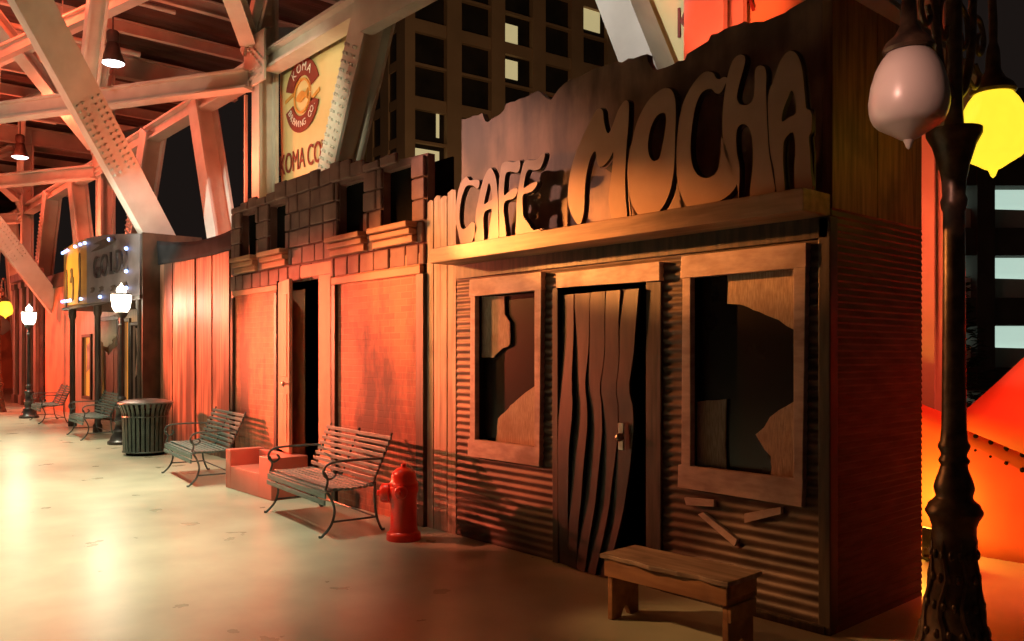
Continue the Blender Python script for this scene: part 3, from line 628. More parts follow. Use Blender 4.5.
# ------------------------------------------------------------------ ornate two-globe lamp
def make_globe_lamp(label, loc, rz, lit):
    t = thing('ornate_lamp_post', label, 'lamp post', loc, rz, 'ornate two-globe lamp posts')
    bm = bmesh.new()
    prof = [(.205, 0), (.205, .03), (.19, .05), (.178, .075), (.173, .094), (.15, .18), (.134, .28), (.118, .39), (.111, .466), (.106, .60), (.112, .625), (.106, .65), (.106, .697), (.118, .735), (.138, .77), (.138, .782), (.128, .80), (.124, .815), (.092, .845), (.088, .858), (.094, .88), (.098, .904), (.092, .93), (.086, .95), (.073, .985), (.064, 1.015), (.064, 1.022), (.075, 1.04), (.074, 1.05), (.062, 1.068), (.062, 1.08), (.077, 1.115), (.077, 1.127), (.065, 1.15), (.062, 1.204)]
    lathe(bm, prof, seg=28)
    for i in range(8):          # raised leaf ribs on the flared foot
        a = 2*pi*i/8
        tube(bm, [(math.cos(a+.12*math.sin(k*1.3))*(.19-.085*min(1, k/8)**.6), math.sin(a+.12*math.sin(k*1.3))*(.19-.085*min(1, k/8)**.6), .05+.065*k) for k in range(10)], [.02-.0012*k for k in range(10)], 6)
    for i in range(16):          # knurled studs round the flared foot
        a = 2*pi*i/16
        for zz, rr in ((.16, .158), (.30, .133), (.44, .115), (.56, .108)): ball(bm, (rr*math.cos(a+zz*4), rr*math.sin(a+zz*4), zz), .016, 8, 5, 1.6)
    obj('base', bm, M['lamp_iron'], t, True)
    bm = bmesh.new()
    lathe(bm, [(.060, 1.19), (.058, 1.4), (.054, 2.0), (.052, 2.35), (.062, 2.38), (.066, 2.41), (.056, 2.44), (.060, 2.52), (.075, 2.60), (.105, 2.70), (.135, 2.76), (.135, 2.785), (.06, 2.79)], seg=24)
    obj('pole', bm, M['lamp_iron'], t, True)
    bm = bmesh.new(); lathe(bm, [(.05, 2.78), (.042, 2.9), (.038, 3.5), (.05, 3.55), (.03, 3.62), (.045, 3.72), (.02, 3.85), (.005, 4.0)], seg=16); obj('upper_pole', bm, M['lamp_iron'], t, True)
    for s, on in ((-1, lit[0]), (1, lit[1])):
        bm = bmesh.new()
        tube(bm, curve_pts([(s*.03, 0, 2.95), (s*.14, 0, 3.05), (s*.22, 0, 3.28), (s*.24, 0, 3.55), (s*.33, 0, 3.72), (s*.46, 0, 3.68), (s*.51, 0, 3.52), (s*.51, 0, 3.30)]), .022, 10)
        tube(bm, curve_pts([(s*.24, 0, 3.45), (s*.33, 0, 3.44), (s*.38, 0, 3.34), (s*.33, 0, 3.26), (s*.28, 0, 3.31), (s*.31, 0, 3.36)]), .015, 8)
        tube(bm, curve_pts([(s*.05, 0, 3.48), (s*.15, 0, 3.42), (s*.17, 0, 3.30), (s*.11, 0, 3.24), (s*.08, 0, 3.31)]), .014, 8)
        tube(bm, curve_pts([(s*.16, 0, 3.10), (s*.26, 0, 3.06), (s*.32, 0, 3.13), (s*.27, 0, 3.19)]), .013, 8)
        arm = obj('arm', bm, M['lamp_iron'], t, True)
        bm = bmesh.new(); lathe(bm, [(.112, 3.075), (.122, 3.09), (.105, 3.125), (.065, 3.16), (.04, 3.21), (.034, 3.32), (.024, 3.36)], (s*.51, 0), 20); obj('globe_cap', bm, M['lamp_iron'], arm, True)
        bm = bmesh.new(); lathe(bm, [(.002, 2.602), (.012, 2.612), (.019, 2.632), (.026, 2.648), (.045, 2.656), (.085, 2.683), (.118, 2.702), (.130, 2.712), (.140, 2.716), (.162, 2.740), (.174, 2.768), (.181, 2.80), (.183, 2.844), (.173, 2.917), (.152, 2.99), (.127, 3.04), (.09, 3.088), (.06, 3.11)], (s*.51, 0), 32)
        o = obj('globe', bm, M['globe_on'] if on else M['globe_off'], t, True)
        o['label'] = 'glowing yellow glass globe' if on else 'unlit frosted white glass globe'
    return t
gl = make_globe_lamp('tall ornate iron lamp post in the right foreground, one globe yellow and one unlit', (.614, .138, 0), R(90)+R(0), (False, True))
# arm runs from the near globe to the far one
gl.rotation_euler = (0, 0, math.atan2(.754*.79+.657*.65, .657*.79-.754*.65))
g2 = make_globe_lamp('small distant ornate lamp post with yellow globe at the left edge', (-24.6, -.05, 0), R(190), (True, True))

# ------------------------------------------------------------------ wooden bench in front of the cafe
wb = thing('wooden_bench', 'low worn wooden plank bench in front of the cafe', 'bench', (-.62, -.60, 0), R(2))
bm = bmesh.new()
n = 14; prev = None
for i in range(n+1):
    x = -.445+.89*i/n; e = .006*math.sin(i*1.9)
    cur = [bm.verts.new(p) for p in ((x, -.175+e+.01*math.sin(i*.7), .372), (x, .165+e, .372), (x, .165+e, .40), (x, -.175+e+.01*math.sin(i*.7), .40))]
    if prev:
        for j in range(4): bm.faces.new((prev[j], prev[(j+1) % 4], cur[(j+1) % 4], cur[j]))
    else: bm.faces.new(cur)
    prev = cur
bm.faces.new(list(reversed(prev)))
obj('seat_board', bm, M['bench_top'], wb, bevel=.004)
for y0, y1 in ((-.155, -.13), (.125, .15)):
    bm = bmesh.new(); box(bm, -.425, .425, y0, y1, .265, .372); obj('apron', bm, M['bench_wood'], wb, bevel=.004)
for s in (-1, 1):
    bm = bmesh.new(); x0 = s*.40
    prism(bm, [(-.13, 0), (-.045, 0), (-.02, .05), (0, .065), (.02, .05), (.045, 0), (.125, 0), (.125, .372), (-.13, .372)], [], x0-.018, x0+.018, axis='x')
    obj('leg', bm, M['bench_wood'], wb, bevel=.004)
bm = bmesh.new(); box(bm, .418, .436, -.13, .125, .17, .26); box(bm, .418, .436, -.13, .125, .30, .372); obj('end_rail', bm, M['bench_wood'], wb, bevel=.003)

# ------------------------------------------------------------------ plank fence with dark cloth band
pf = thing('plank_wall', 'tall wall of weathered vertical planks between the brick building and the bulb-lit sign', 'plank wall', (-10.8, .62, 0))
x = -2.4
while x < 2.55:
    w = random.choice((.24, .30, .36, .42)); h = 3.3+random.uniform(-.05, .05)
    bm = bmesh.new(); d = random.uniform(0, .03)
    prism(bm, [(x, 0), (x+w-.012, 0), (x+w-.012+random.uniform(-.01, .01), h), (x+random.uniform(-.01, .01), h+.02)], [], -d, .04)
    obj('plank', bm, M['plank'], pf, bevel=.005); x += w
bm = bmesh.new(); box(bm, -2.4, 2.5, .04, .08, .4, .55); box(bm, -2.4, 2.5, .04, .08, 2.4, 2.55); obj('rail', bm, M['darkwood'], pf)
bm = bmesh.new(); prev = None
for i in range(25):
    u = i/24; x = -2.45+4.95*u; sag = .16*math.sin(pi*u)
    cur = [bm.verts.new((x, -.06-.012*math.sin(pi*j/4)+.012*math.sin(i*1.1+j), 3.24-.06*math.sin(pi*u)+(3.68-sag-3.24)*j/4)) for j in range(5)]
    if prev:
        for j in range(4): bm.faces.new((prev[j], cur[j], cur[j+1], prev[j+1]))
    prev = cur
o = obj('cloth_band', bm, noise_mat('dull_black_cloth', (.010, .009, .010), (.02, .018, .02), 4, rough=.85, spec=.2), pf, True); o.modifiers.new('thick', 'SOLIDIFY').thickness = .012
o['label'] = 'sagging dark cloth band along the top'

# ------------------------------------------------------------------ storefront with bulb-lit sign
sa = thing('storefront', 'brown western storefront with bulb-lit sign reading GOLD carried on porch posts', 'shop front', (-16.2, 0, 0))
ox = 16.2
bm = bmesh.new()
op = [(-21.15+ox, -20.45+ox, .55, 2.05), (-19.75+ox, -18.1+ox, .0, 2.42), (-17.7+ox, -17.30+ox, .35, 2.35), (-17.1+ox, -16.55+ox, .55, 2.25)]
prism(bm, [(-22.4+ox, 0)]+[(-19.75+ox, 0), (-19.75+ox, 2.42), (-18.1+ox, 2.42), (-18.1+ox, 0)]+[(-13.25+ox, 0), (-13.25+ox, 3.75), (-22.4+ox, 3.75)],
      [[(o_[0], o_[2]), (o_[1], o_[2]), (o_[1], o_[3]), (o_[0], o_[3])] for o_ in op if o_[2] > 0], 1.3, 1.36)
obj('front_wall', bm, M['saloon_pale'], sa)
for k, o_ in enumerate(op):
    if k == 1: continue
    bm = bmesh.new(); a, b2, z0, z1 = o_
    for q in ((a-.08, a, z0-.08, z1+.08), (b2, b2+.08, z0-.08, z1+.08), (a, b2, z0-.08, z0), (a, b2, z1, z1+.08)): box(bm, q[0], q[1], 1.25, 1.31, q[2], q[3])
    fr = obj('window_frame', bm, M['darkwood'], sa, bevel=.01)
    bm = bmesh.new(); box(bm, a, b2, 1.345, 1.352, z0, z1); p_ = obj('pane', bm, M['pane'] if k == 3 else M['amber'], fr)
    if k == 0:
        bm = bmesh.new(); prism(bm, [(a+.12, z0+.6), (a+.42, z0+.7), (a+.55, z0+1.0), (a+.5, z1-.12), (a+.15, z1-.2), (a+.22, z0+.95)], [], 1.32, 1.33); obj('hanging_notice', bm, M['poster'], fr)
    if k == 3:
        bm = bmesh.new(); prism(bm, [(a+.05, z0+.55), (a+.5, z0+.75), (a+.48, z1-.1), (a+.1, z1-.05), (a+.22, z1-.6)], [], 1.32, 1.33); obj('hanging_notice', bm, M['poster'], fr)
bm = bmesh.new(); box(bm, -19.83+ox, -19.75+ox, 1.25, 1.32, 0, 2.42); box(bm, -18.1+ox, -18.02+ox, 1.25, 1.32, 0, 2.42); box(bm, -19.83+ox, -18.02+ox, 1.25, 1.32, 2.42, 2.52)
dfr2 = obj('door_frame', bm, M['darkwood'], sa, bevel=.01)
bm = bmesh.new(); box(bm, -19.9+ox, -17.9+ox, 1.9, 1.95, 0, 2.6); obj('doorway_backing', bm, M['saloon'], dfr2)
for s in (0, 1):            # swing door leaves
    bm = bmesh.new(); xa = -19.73+ox+s*.82
    prism(bm, [(xa, .05), (xa+.78, .05), (xa+.78, 1.75), (xa+.39, 1.6+.3*s), (xa, 1.75)], [], 1.4, 1.43); obj('door_leaf', bm, M['saloon'], dfr2, bevel=.006)
bm = bmesh.new(); prev = None
for i in range(17):
    u = i/16; x = -19.72+ox+1.6*u
    cur = [bm.verts.new((x, 1.26+.03*math.sin(i*1.8), z)) for z in (2.42, 2.1, 1.78+.34*abs(2*u-1)**1.5)]
    if prev:
        for j in range(2): bm.faces.new((prev[j], cur[j], cur[j+1], prev[j+1]))
    prev = cur
o = obj('valance', bm, noise_mat('white_valance', (.72, .64, .55), (.8, .72, .62), 5, rough=.8), dfr2, True); o.modifiers.new('thick', 'SOLIDIFY').thickness = .01
o['label'] = 'scalloped white cloth valance over the doorway'
bm = bmesh.new(); box(bm, -13.25+ox, -13.18+ox, .30, 1.36, 0, 3.80); obj('end_wall', bm, M['darkwood'], sa)
bm = bmesh.new(); box(bm, -18.8+ox, -13.2+ox, .25, 1.3, 2.62, 2.68); obj('porch_roof', bm, M['darkwood'], sa)
for x in (-18.18, -16.17, -13.4):
    bm = bmesh.new(); lathe(bm, [(.09, 0), (.09, .15), (.06, .2), (.055, 2.4), (.08, 2.46), (.08, 2.62)], (x+ox, .33), 14); obj('porch_post', bm, M['darkwood'], sa, True)
# sign : gently bowed panel
sg = bmesh.new(); prev = None; NS = 28
def sy(u): return .27-.10*math.sin(pi*u)
def szt(u): return lerp(4.02, 3.78, u)+.10*math.sin(pi*u)
def szb(u): return lerp(2.72, 2.60, u)
for i in range(NS+1):
    u = i/NS; x = -18.7+ox+5.45*u
    cur = [sg.verts.new(p) for p in ((x, sy(u), szb(u)), (x, sy(u), szt(u)), (x, sy(u)+.12, szt(u)), (x, sy(u)+.12, szb(u)))]
    if prev:
        for j in range(4):
            f = sg.faces.new((prev[j], cur[j], cur[(j+1) % 4], prev[(j+1) % 4])); f.material_index = 1 if u < .43 else 0
    else: sg.faces.new(cur)
    prev = cur
sg.faces.new(list(reversed(prev)))
sgo = obj('sign', sg, [M['sign_grey'], M['sign_orange']], sa)
Mx = lambda x, y, z: Matrix.Translation((x, y, z)) @ Matrix.Rotation(R(90), 4, 'X')
o = text_mesh('sign_lettering', 'GOLD', .62, noise_mat('black_sign_paint', (.03, .025, .025), (.06, .05, .05), 6, rough=.5), sgo, Mx(-14.75+ox, .135, 3.32), .03, 1.25)
MARK = noise_mat('dark_sign_marks', (.06, .04, .03), (.1, .07, .05), 6, rough=.6)
for x, z, w, h in ((-18.3, 3.1, .14, .8), (-17.75, 3.35, .22, .3), (-17.6, 3.05, .16, .5), (-16.95, 3.25, .18, 1.0), (-15.9, 2.92, .26, .10), (-15.3, 2.9, .3, .1), (-14.6, 2.88, .3, .1), (-13.95, 2.9, .22, .1), (-15.2, 3.78, 1.6, .16)):
    u = (x+18.7)/5.45; bm = bmesh.new()
    prism(bm, smooth_loop([(x+ox-w/2, z-h/2), (x+ox+w*.2, z-h*.45), (x+ox+w/2, z), (x+ox+w*.3, z+h/2), (x+ox-w*.4, z+h*.4), (x+ox-w*.1, z)]), [], sy(u)-.02, sy(u)+.0)
    obj('painted_mark', bm, MARK, sgo)
for u, tz in [(.02, 1), (.07, 1), (.12, 1), (.27, 1), (.36, 1), (.43, 1), (.73, 1), (.01, 0), (.06, 0), (.12, 0), (.18, 0), (.37, 0), (.63, 0), (.90, .83), (.90, .42), (.90, .12)]:
    bm = bmesh.new(); z = lerp(szb(u)+.10, szt(u)-.10, tz); ball(bm, (-18.7+ox+5.45*u, sy(u)-.04, z), .036)
    obj('bulb', bm, M['bulb'], sgo, True)

# ------------------------------------------------------------------ far fronts on the left
fr1 = thing('red_wall_facade', 'red lit sooty plaster wall front between the bulb-lit storefront and the grey pillared front', 'building front', (-24.2, 1.4, 0))
bm = bmesh.new(); box(bm, -1.75, 1.75, 0, .1, 0, 3.7); obj('wall', bm, M['render'], fr1)
bm = bmesh.new(); box(bm, -1.8, 1.8, -.06, .12, 3.55, 3.95); obj('coping', bm, M['darkwood'], fr1, bevel=.02)
fr2 = thing('pillared_facade', 'tall dark pinkish front with pillars behind the farthest lamp', 'building front', (-27.8, 1.3, 0))
bm = bmesh.new(); box(bm, -1.7, 1.6, 0, .1, 0, 4.2); obj('wall', bm, M['stone'], fr2)
for x in (-1.6, -.5, .5, 1.45):
    bm = bmesh.new(); box(bm, x-.16, x+.16, -.12, .0, 0, 3.9); box(bm, x-.22, x+.22, -.16, 0, 3.75, 3.95); box(bm, x-.22, x+.22, -.16, 0, 0, .3); obj('pillar', bm, M['saloon'], fr2, bevel=.02)
bm = bmesh.new(); box(bm, -1.8, 1.7, -.2, .1, 4.0, 4.25); obj('cornice', bm, M['stone'], fr2, bevel=.02)
fr3 = thing('end_wall', 'flat red wall closing the far left end of the street', 'wall', (-44, -1, 0))
bm = bmesh.new(); box(bm, -.2, .2, -14, 9, 0, 4.2); obj('wall', bm, M['render'], fr3)
bm = bmesh.new(); box(bm, -.3, .3, -14, 9, 4.2, 4.6); obj('coping', bm, M['darkwood'], fr3)
car = thing('car', 'black car with white headlight parked at the far left end of the street', 'car', (-38.2, 1.0, 0), R(-20))
bm = bmesh.new()
prism(bm, [(-2.1, .35), (2.0, .35), (2.1, .6), (2.0, .9), (1.1, 1.0), (.5, 1.5), (-1.2, 1.55), (-1.9, 1.05), (-2.15, .95)], [], -.85, .85); obj('body', bm, M['car'], car, bevel=.06)
for x in (-1.35, 1.3):
    for y in (-.88, .72):
        bm = bmesh.new(); lathe(bm, [(.20, 0), (.33, .02), (.33, .16), (.2, .18)], seg=20)
        bmesh.ops.rotate(bm, verts=bm.verts, cent=(0, 0, 0), matrix=Matrix.Rotation(R(-90), 3, 'X')); bmesh.ops.translate(bm, verts=bm.verts, vec=(x, y, .33)); obj('wheel', bm, M['black'], car, True)
for y in (-.6, .6):
    bm = bmesh.new(); ball(bm, (2.03, y, .75), .11); obj('headlight', bm, M['car_light'], car, True)

# ------------------------------------------------------------------ steel framework
sf = thing('steel_framework', 'white painted bolted steel trusswork towering behind the fronts and over the street', 'steel framework', (0, 1.8, 0))
def sbeam(name, p0, p1, w, h, up=(0, 1, 0), fl=None, m='steel'):
    bm = bmesh.new(); r_ = beam(bm, (p0[0], p0[1]-1.8, p0[2]), (p1[0], p1[1]-1.8, p1[2]), w, h, up, fl)
    return obj(name, bm, M[m], sf), r_
def bolts(name, parent, org, s, d, n_, rows_, step, gap, nrm, m='steel'):
    bm = bmesh.new(); bm.from_mesh(parent.data)
    for i in range(n_):
        for r_ in rows_:
            c = Vector(org)+d*(i*step)+s*r_*gap+nrm*.01
            mat_ = Matrix.Translation(c) @ nrm.to_track_quat('Z', 'Y').to_matrix().to_4x4()
            bmesh.ops.create_cone(bm, cap_ends=True, segments=6, radius1=.028, radius2=.022, depth=.04, matrix=mat_)
    bm.to_mesh(parent.data); bm.free()
camv = Vector((2.378, -4.49, 1.6))
for k, nx in enumerate((-1.8, -11.4, -21.0, -30.6, -40.2)):
    o, _ = sbeam('column', (nx-(.25 if k == 0 else 0), 1.8, 0), (nx-(.25 if k == 0 else 0), 1.8, 9.4), .42 if k == 0 else .30, .36, (0, 1, 0), .06)
    bm = bmesh.new(); box(bm, nx-.30, nx+.52, -.26, -.22, 6.25, 7.1); g = obj('gusset_plate', bm, M['steel'], sf)
    bolts('bolt_row', g, (nx-.22, -.27, 6.36), Vector((0, 0, 1)), Vector((1, 0, 0)), 9, (0, 1), .08, .13, Vector((0, -1, 0)))
    bolts('bolt_row', g, (nx-.20, -.27, 7.0), Vector((1, 0, 0)), Vector((.7, 0, -.55)).normalized(), 8, (0, 1.4), .10, .12, Vector((0, -1, 0)))
    if k > 0:
        # V legs rising from the column foot
        o, (s_, u_, d_) = sbeam('leg_brace', (nx+.4, 1.8, 0), (nx+3.72, 1.8, 6.7), .46, .46, (0, 1, 0), .05)
        bolts('bolt_row', o, Vector((nx+2.54, .0-.23, 4.4)), s_, d_, 16, (-2, -1, 1, 2), .12, .075, Vector((0, -1, 0)))
        sbeam('leg_brace', (nx-.45, 1.8, 0), (nx-2.95, 1.8, 6.7), .42, .44, (0, 1, 0), .05)
        # raking member over the fronts
        a = Vector((nx-2.55, 1.12, 3.3)) if k == 1 else Vector((nx-4.6, 1.95, 2.6)); b2 = Vector((nx+.72-(0 if k == 1 else 1.5), -2.55, 7.6))
        dd = (b2-a).normalized(); fn = (Vector((nx+13.8, -4.5, 1.6))-a.lerp(b2, .5)).normalized(); fn = (fn-dd*fn.dot(dd)).normalized(); fn = (fn+.28*dd.cross(fn)*(1 if dd.cross(fn).x > 0 else -1)).normalized()
        o, (s_, u_, d_) = sbeam('raking_beam', a, b2, .50, .36, fn)
        fn = u_ if u_.dot(fn) > 0 else -u_; u_ = s_
        bolts('bolt_row', o, a.lerp(b2, .36)+fn*.18-Vector((0, 1.8, 0)), u_, d_, 13, (-2.2, -1, 1, 2.2), .11, .085, fn)
        # level plan brace out over the street
        sbeam('plan_brace', (nx, 1.5, 6.35), (nx-9.6, -3.9, 6.35), .26, .34, (0, 0, 1), .04)
        sbeam('plan_brace', (nx, 1.5, 7.05), (nx+5.5, -2.5, 8.9), .28, .30, (0, 0, 1), .04)
        sbeam('hanger', (nx-.7, 1.75, 3.5), (nx-.7, 1.75, 6.3), .05, .05)
    sbeam('girder', (nx-9.6+.2, 1.8, 6.66), (nx-.2, 1.8, 6.66), .30, .34, (0, 0, 1), .05)
    sbeam('eave_purlin', (nx-9.6, 5.45, 9.45), (nx, 5.45, 9.45), .16, .34, (0, 0, 1))
    sbeam('cross_beam', (nx, 1.8, 7.2), (nx-4.0, 5.4, 9.3), .22, .26, (0, 0, 1), .04)
    sbeam('cross_beam', (nx-3, 1.8, 6.8), (nx-6.2, 5.4, 9.3), .22, .26, (0, 0, 1), .04)
    # upper bracing below the deck
    sbeam('upper_brace', (nx-1.2, 1.6, 9.0), (nx-10.8, -2.5, 7.6), .24, .26, (0, 0, 1), .04)
    sbeam('upper_brace', (nx-2.6, -.4, 6.4), (nx+1.0, -.9, 9.2), .24, .30, (0, 1, 0), .04)
    sbeam('upper_brace', (nx-.3, 1.6, 6.9), (nx+2.4, 1.2, 9.3), .18, .2, (0, 1, 0), .04)
    sbeam('upper_brace', (nx-6.0, -3.0, 6.4), (nx-4.0, 1.2, 9.3), .22, .24, (0, 0, 1), .04)
    sbeam('deck_girder', (nx, -14, 9.25), (nx, 5.3, 9.25), .25, .6, (0, 0, 1), .05)
for nx in (-6.6, -16.2, -25.8, -35.4):
    for dx in (-2.4, 0, 2.4): sbeam('deck_joist', (nx+dx, -14, 9.42), (nx+dx, 5.3, 9.42), .14, .3, (0, 0, 1), .03)
# white diagonal and post rising behind the cafe sign
sbeam('girder', (-7.7, 1.6, 6.42), (-1.2, 1.6, 6.42), .2, .66, (0, 0, 1))
sbeam('leg_brace', (-3.85, 1.8, 6.7), (-2.2, 1.8, 3.0), .36, .34, (0, 1, 0))
sbeam('side_column', (-.82, 3.3, 0), (-.82, 3.3, 8.0), .22, .24, (0, 1, 0), .03)
sbeam('raking_beam', (.3, 1.6, 3.1), (-2.5, 3.4, 6.2), .4, .5, (0, 1, 0), .05)

# ceiling pipes and high bay lamps
for nm, lab, x, z, r_ in (('ceiling_pipe', 'upper thin pipe crossing under the roof deck at the left', -15.3, 8.75, .05), ('ceiling_pipe', 'thin pipe crossing just above the nearer hanging lamp', -17.6, 8.5, .06), ('ceiling_pipe', 'thin pipe crossing above the farther hanging lamp', -25.5, 8.6, .06)):
    t = thing(nm, lab, 'pipe', (x, -6, z))
    bm = bmesh.new(); tube(bm, [(0, -8, 0), (0, 7.6, 0)], r_, 10); obj('pipe', bm, M['steel'], t, True)
    for y in (-6, -3, 0, 3, 6):
        bm = bmesh.new(); tube(bm, [(0, y, 0), (0, y, 9.58-z)], .014, 6); obj('hanger_rod', bm, M['steel'], t, True)
def highbay(loc, lab):
    t = thing('high_bay_lamp', lab, 'ceiling lamp', loc, 0, 'lit high bay lamps')
    bm = bmesh.new(); lathe(bm, [(.24, 0), (.245, .02), (.20, .14), (.15, .30), (.13, .42), (.11, .44)], seg=24); obj('shade', bm, M['highbay'], t, True)
    bm = bmesh.new(); lathe(bm, [(.12, .44), (.13, .52), (.13, .66), (.10, .70), (.03, .72)], seg=18); obj('ballast_housing', bm, M['highbay'], t, True)
    bm = bmesh.new(); lathe(bm, [(.05, -.055), (.17, -.04), (.23, -.005), (.235, .012)], seg=24); obj('lens', bm, M['highbay_lens'], t, True)
    bm = bmesh.new(); tube(bm, [(0, 0, .70), (0, 0, 9.6-loc[2])], .02, 6); obj('stem', bm, M['highbay'], t, True)
    return t
highbay((-16.87, .82, 7.93), 'nearer lit high bay lamp hanging behind the crossed white beams')
highbay((-27.35, .99, 7.8), 'farther lit high bay lamp hanging at the left edge')

# ------------------------------------------------------------------ banners
def banner(label, loc, w, h):
    t = thing('banner', label, 'banner', loc, 0, 'cream vinyl banners laced to the steelwork')
    bm = bmesh.new(); prev = None
    for i in range(15):
        x = -w/2+w*i/14
        cur = [bm.verts.new((x, .012*math.sin(i*.8+j*.5), -h/2+h*j/10)) for j in range(11)]
        if prev:
            for j in range(10): bm.faces.new((prev[j], cur[j], cur[j+1], prev[j+1]))
        prev = cur
    o = obj('cloth', bm, M['banner'], t, True); o.modifiers.new('thick', 'SOLIDIFY').thickness = .006
    bm = bmesh.new(); 
    for sx in range(9):
        bmesh.ops.create_cone(bm, cap_ends=True, segments=8, radius1=.03, radius2=.03, depth=.012, matrix=Matrix.Translation((-w/2+.08+(w-.16)*sx/8, -.02, h/2-.06)) @ Matrix.Rotation(R(90), 4, 'X'))
    obj('eyelets', bm, M['chrome'], t)
    return t
F = lambda x, z, y=-.03, rot=0: Matrix.Translation((x, y, z)) @ Matrix.Rotation(R(90), 4, 'X') @ Matrix.Rotation(rot, 4, 'Z')
b1 = banner('cream banner with maroon oval logo and KOMA COVE lettering left of the slanting brace', (-10.0, 2.12, 5.35), 2.9, 2.6)
for wd, dx in (('KOMA', -.97), ('COVE', .02)): text_mesh('lettering', wd, .50, M['banner_ink'], b1, F(dx, -.42) @ Matrix.Diagonal((.66, 1, 1, 1)), .01, 1.0)
def arc(cx, cz, ro, ri, a0, a1, sx=1.0, n=20):
    o_ = [(cx+sx*ro*math.cos(lerp(a0, a1, i/n)), cz+ro*math.sin(lerp(a0, a1, i/n))) for i in range(n+1)]
    i_ = [(cx+sx*ri*math.cos(lerp(a1, a0, i/n)), cz+ri*math.sin(lerp(a1, a0, i/n))) for i in range(n+1)]
    return o_+i_
lx, lz = -.60, .66
bm = bmesh.new(); prism(bm, arc(lx, lz, .62, .34, R(18), R(162), 1.0), [], -.034, -.022); prism(bm, arc(lx, lz, .62, .34, R(198), R(342), 1.0), [], -.034, -.022)
lg = obj('oval_logo', bm, M['banner_ink'], b1)
bm = bmesh.new(); prism(bm, arc(lx, lz, .30, .26, R(2), R(358), 1.0, 30), [], -.034, -.022)
prism(bm, [(lx-.62, lz+.05), (lx-.3, lz+.12), (lx-.3, lz+.06), (lx-.62, lz-.01)], [], -.034, -.022); prism(bm, [(lx+.3, lz-.12), (lx+.62, lz+.0), (lx+.62, lz-.06), (lx+.3, lz-.18)], [], -.034, -.022)
prism(bm, smooth_loop([(lx-.22, lz-.02), (lx-.1, lz+.06), (lx+.02, lz+.08), (lx+.12, lz+.03), (lx+.22, lz+.09), (lx+.19, lz-.02), (lx+.21, lz-.10), (lx+.1, lz-.05), (lx-.03, lz-.10), (lx-.14, lz-.08)]), [], -.034, -.022)
o = obj('logo_emblem', bm, M['banner_gold'], lg)
for word, rr, up in (('KOMA', .48, 1), ('BREWING CO.', .48, -1)):
    n_ = len(word); span = R(70) if up > 0 else R(125)
    for i, ch in enumerate(word):
        if ch == ' ': continue
        t_ = (i/(n_-1)-.5)*span
        a = pi/2-t_ if up > 0 else -pi/2+t_
        text_mesh('logo_lettering', ch, .21 if up > 0 else .16, M['banner_white'], lg, F(lx+rr*math.cos(a), lz+rr*math.sin(a), -.036, (a-pi/2) if up > 0 else (a+pi/2)), .006)
b2_ = banner('cream banner reading KOMA behind the cafe sign, between white brace and red lit column', (-2.02, 2.12, 5.30), 2.5, 2.4)
for wd, dx in (('KOMA', -.25), ('COVE', .80)): text_mesh('lettering', wd, .42, M['banner_ink'], b2_, F(dx, -.46) @ Matrix.Diagonal((.72, 1, 1, 1)), .01, 1.0)

# ------------------------------------------------------------------ background buildings
ho = thing('hotel_tower', 'tan hotel tower with a grid of dark windows, a few lit, in the night behind', 'building', (-57.4, 35.5, 0), 0)
wdir = (math.atan2(.754*.82+.657*.57, .657*.82-.754*.57))
ho.rotation_euler = (0, 0, wdir)
NC, NR, cw, rh = 7, 13, 4.7, 3.35
bm = bmesh.new()
for c in range(NC+1): box(bm, c*cw-(.75 if c else .0), c*cw+.75, -.35, 1.2, 0, NR*rh+1)
for r_ in range(NR+1): box(bm, 0, NC*cw, -.2, 1.0, r_*rh-(.55 if r_ % 2 else .12), r_*rh+(.55 if r_ % 2 else .12))
box(bm, 0, NC*cw, 1.0, 14, 0, NR*rh+1); box(bm, -.1, NC*cw+.1, -.5, 14.2, NR*rh+1, NR*rh+2)
for r_ in range(NR+1): box(bm, -.25, 0, 0, 14, r_*rh-.4, r_*rh+.4)
for c in range(5): box(bm, -.3, 0, c*3.2-.5, c*3.2+1.1, 0, NR*rh+1)
obj('wall', bm, M['hotel'], ho)
for c in range(4):
    for r_ in range(4, 11):
        bm = bmesh.new(); box(bm, -.12, -.06, c*3.2+1.1, c*3.2+2.7, r_*rh+.4, (r_+1)*rh-.4); obj('window', bm, M['hotel_glass'], ho)
for c in range(NC-1):
    for r_ in range(3, 12):
        lit = (c, r_) in {(2, 9), (2, 8), (4, 10), (0, 6), (0, 5)}
        bm = bmesh.new(); box(bm, c*cw+.75, (c+1)*cw-.75, .25, .3, r_*rh+.12, (r_+1)*rh-.12)
        o = obj('window', bm, M['hotel_glass'], ho)
        if lit:
            o['label'] = 'lit window'
            bm = bmesh.new(); z0 = r_*rh+.6; wx = {(0, 6): (2.3, 2.6), (0, 5): (.0, 2.6), (4, 10): (.2, 2.5)}.get((c, r_), (.1, 1.7)); box(bm, c*cw+.85+wx[0], c*cw+.85+wx[1], .20, .24, z0+.1, (r_+1)*rh-(.5 if c != 2 else .9)); obj('lit_pane', bm, M['hotel_lit'], o)
pk = thing('parking_garage', 'dark parking garage with bright greenish open decks at the right behind the lamp', 'building', (-18.5, 29.0, 0), 0)
pk.rotation_euler = (0, 0, math.atan2(.754, .657))
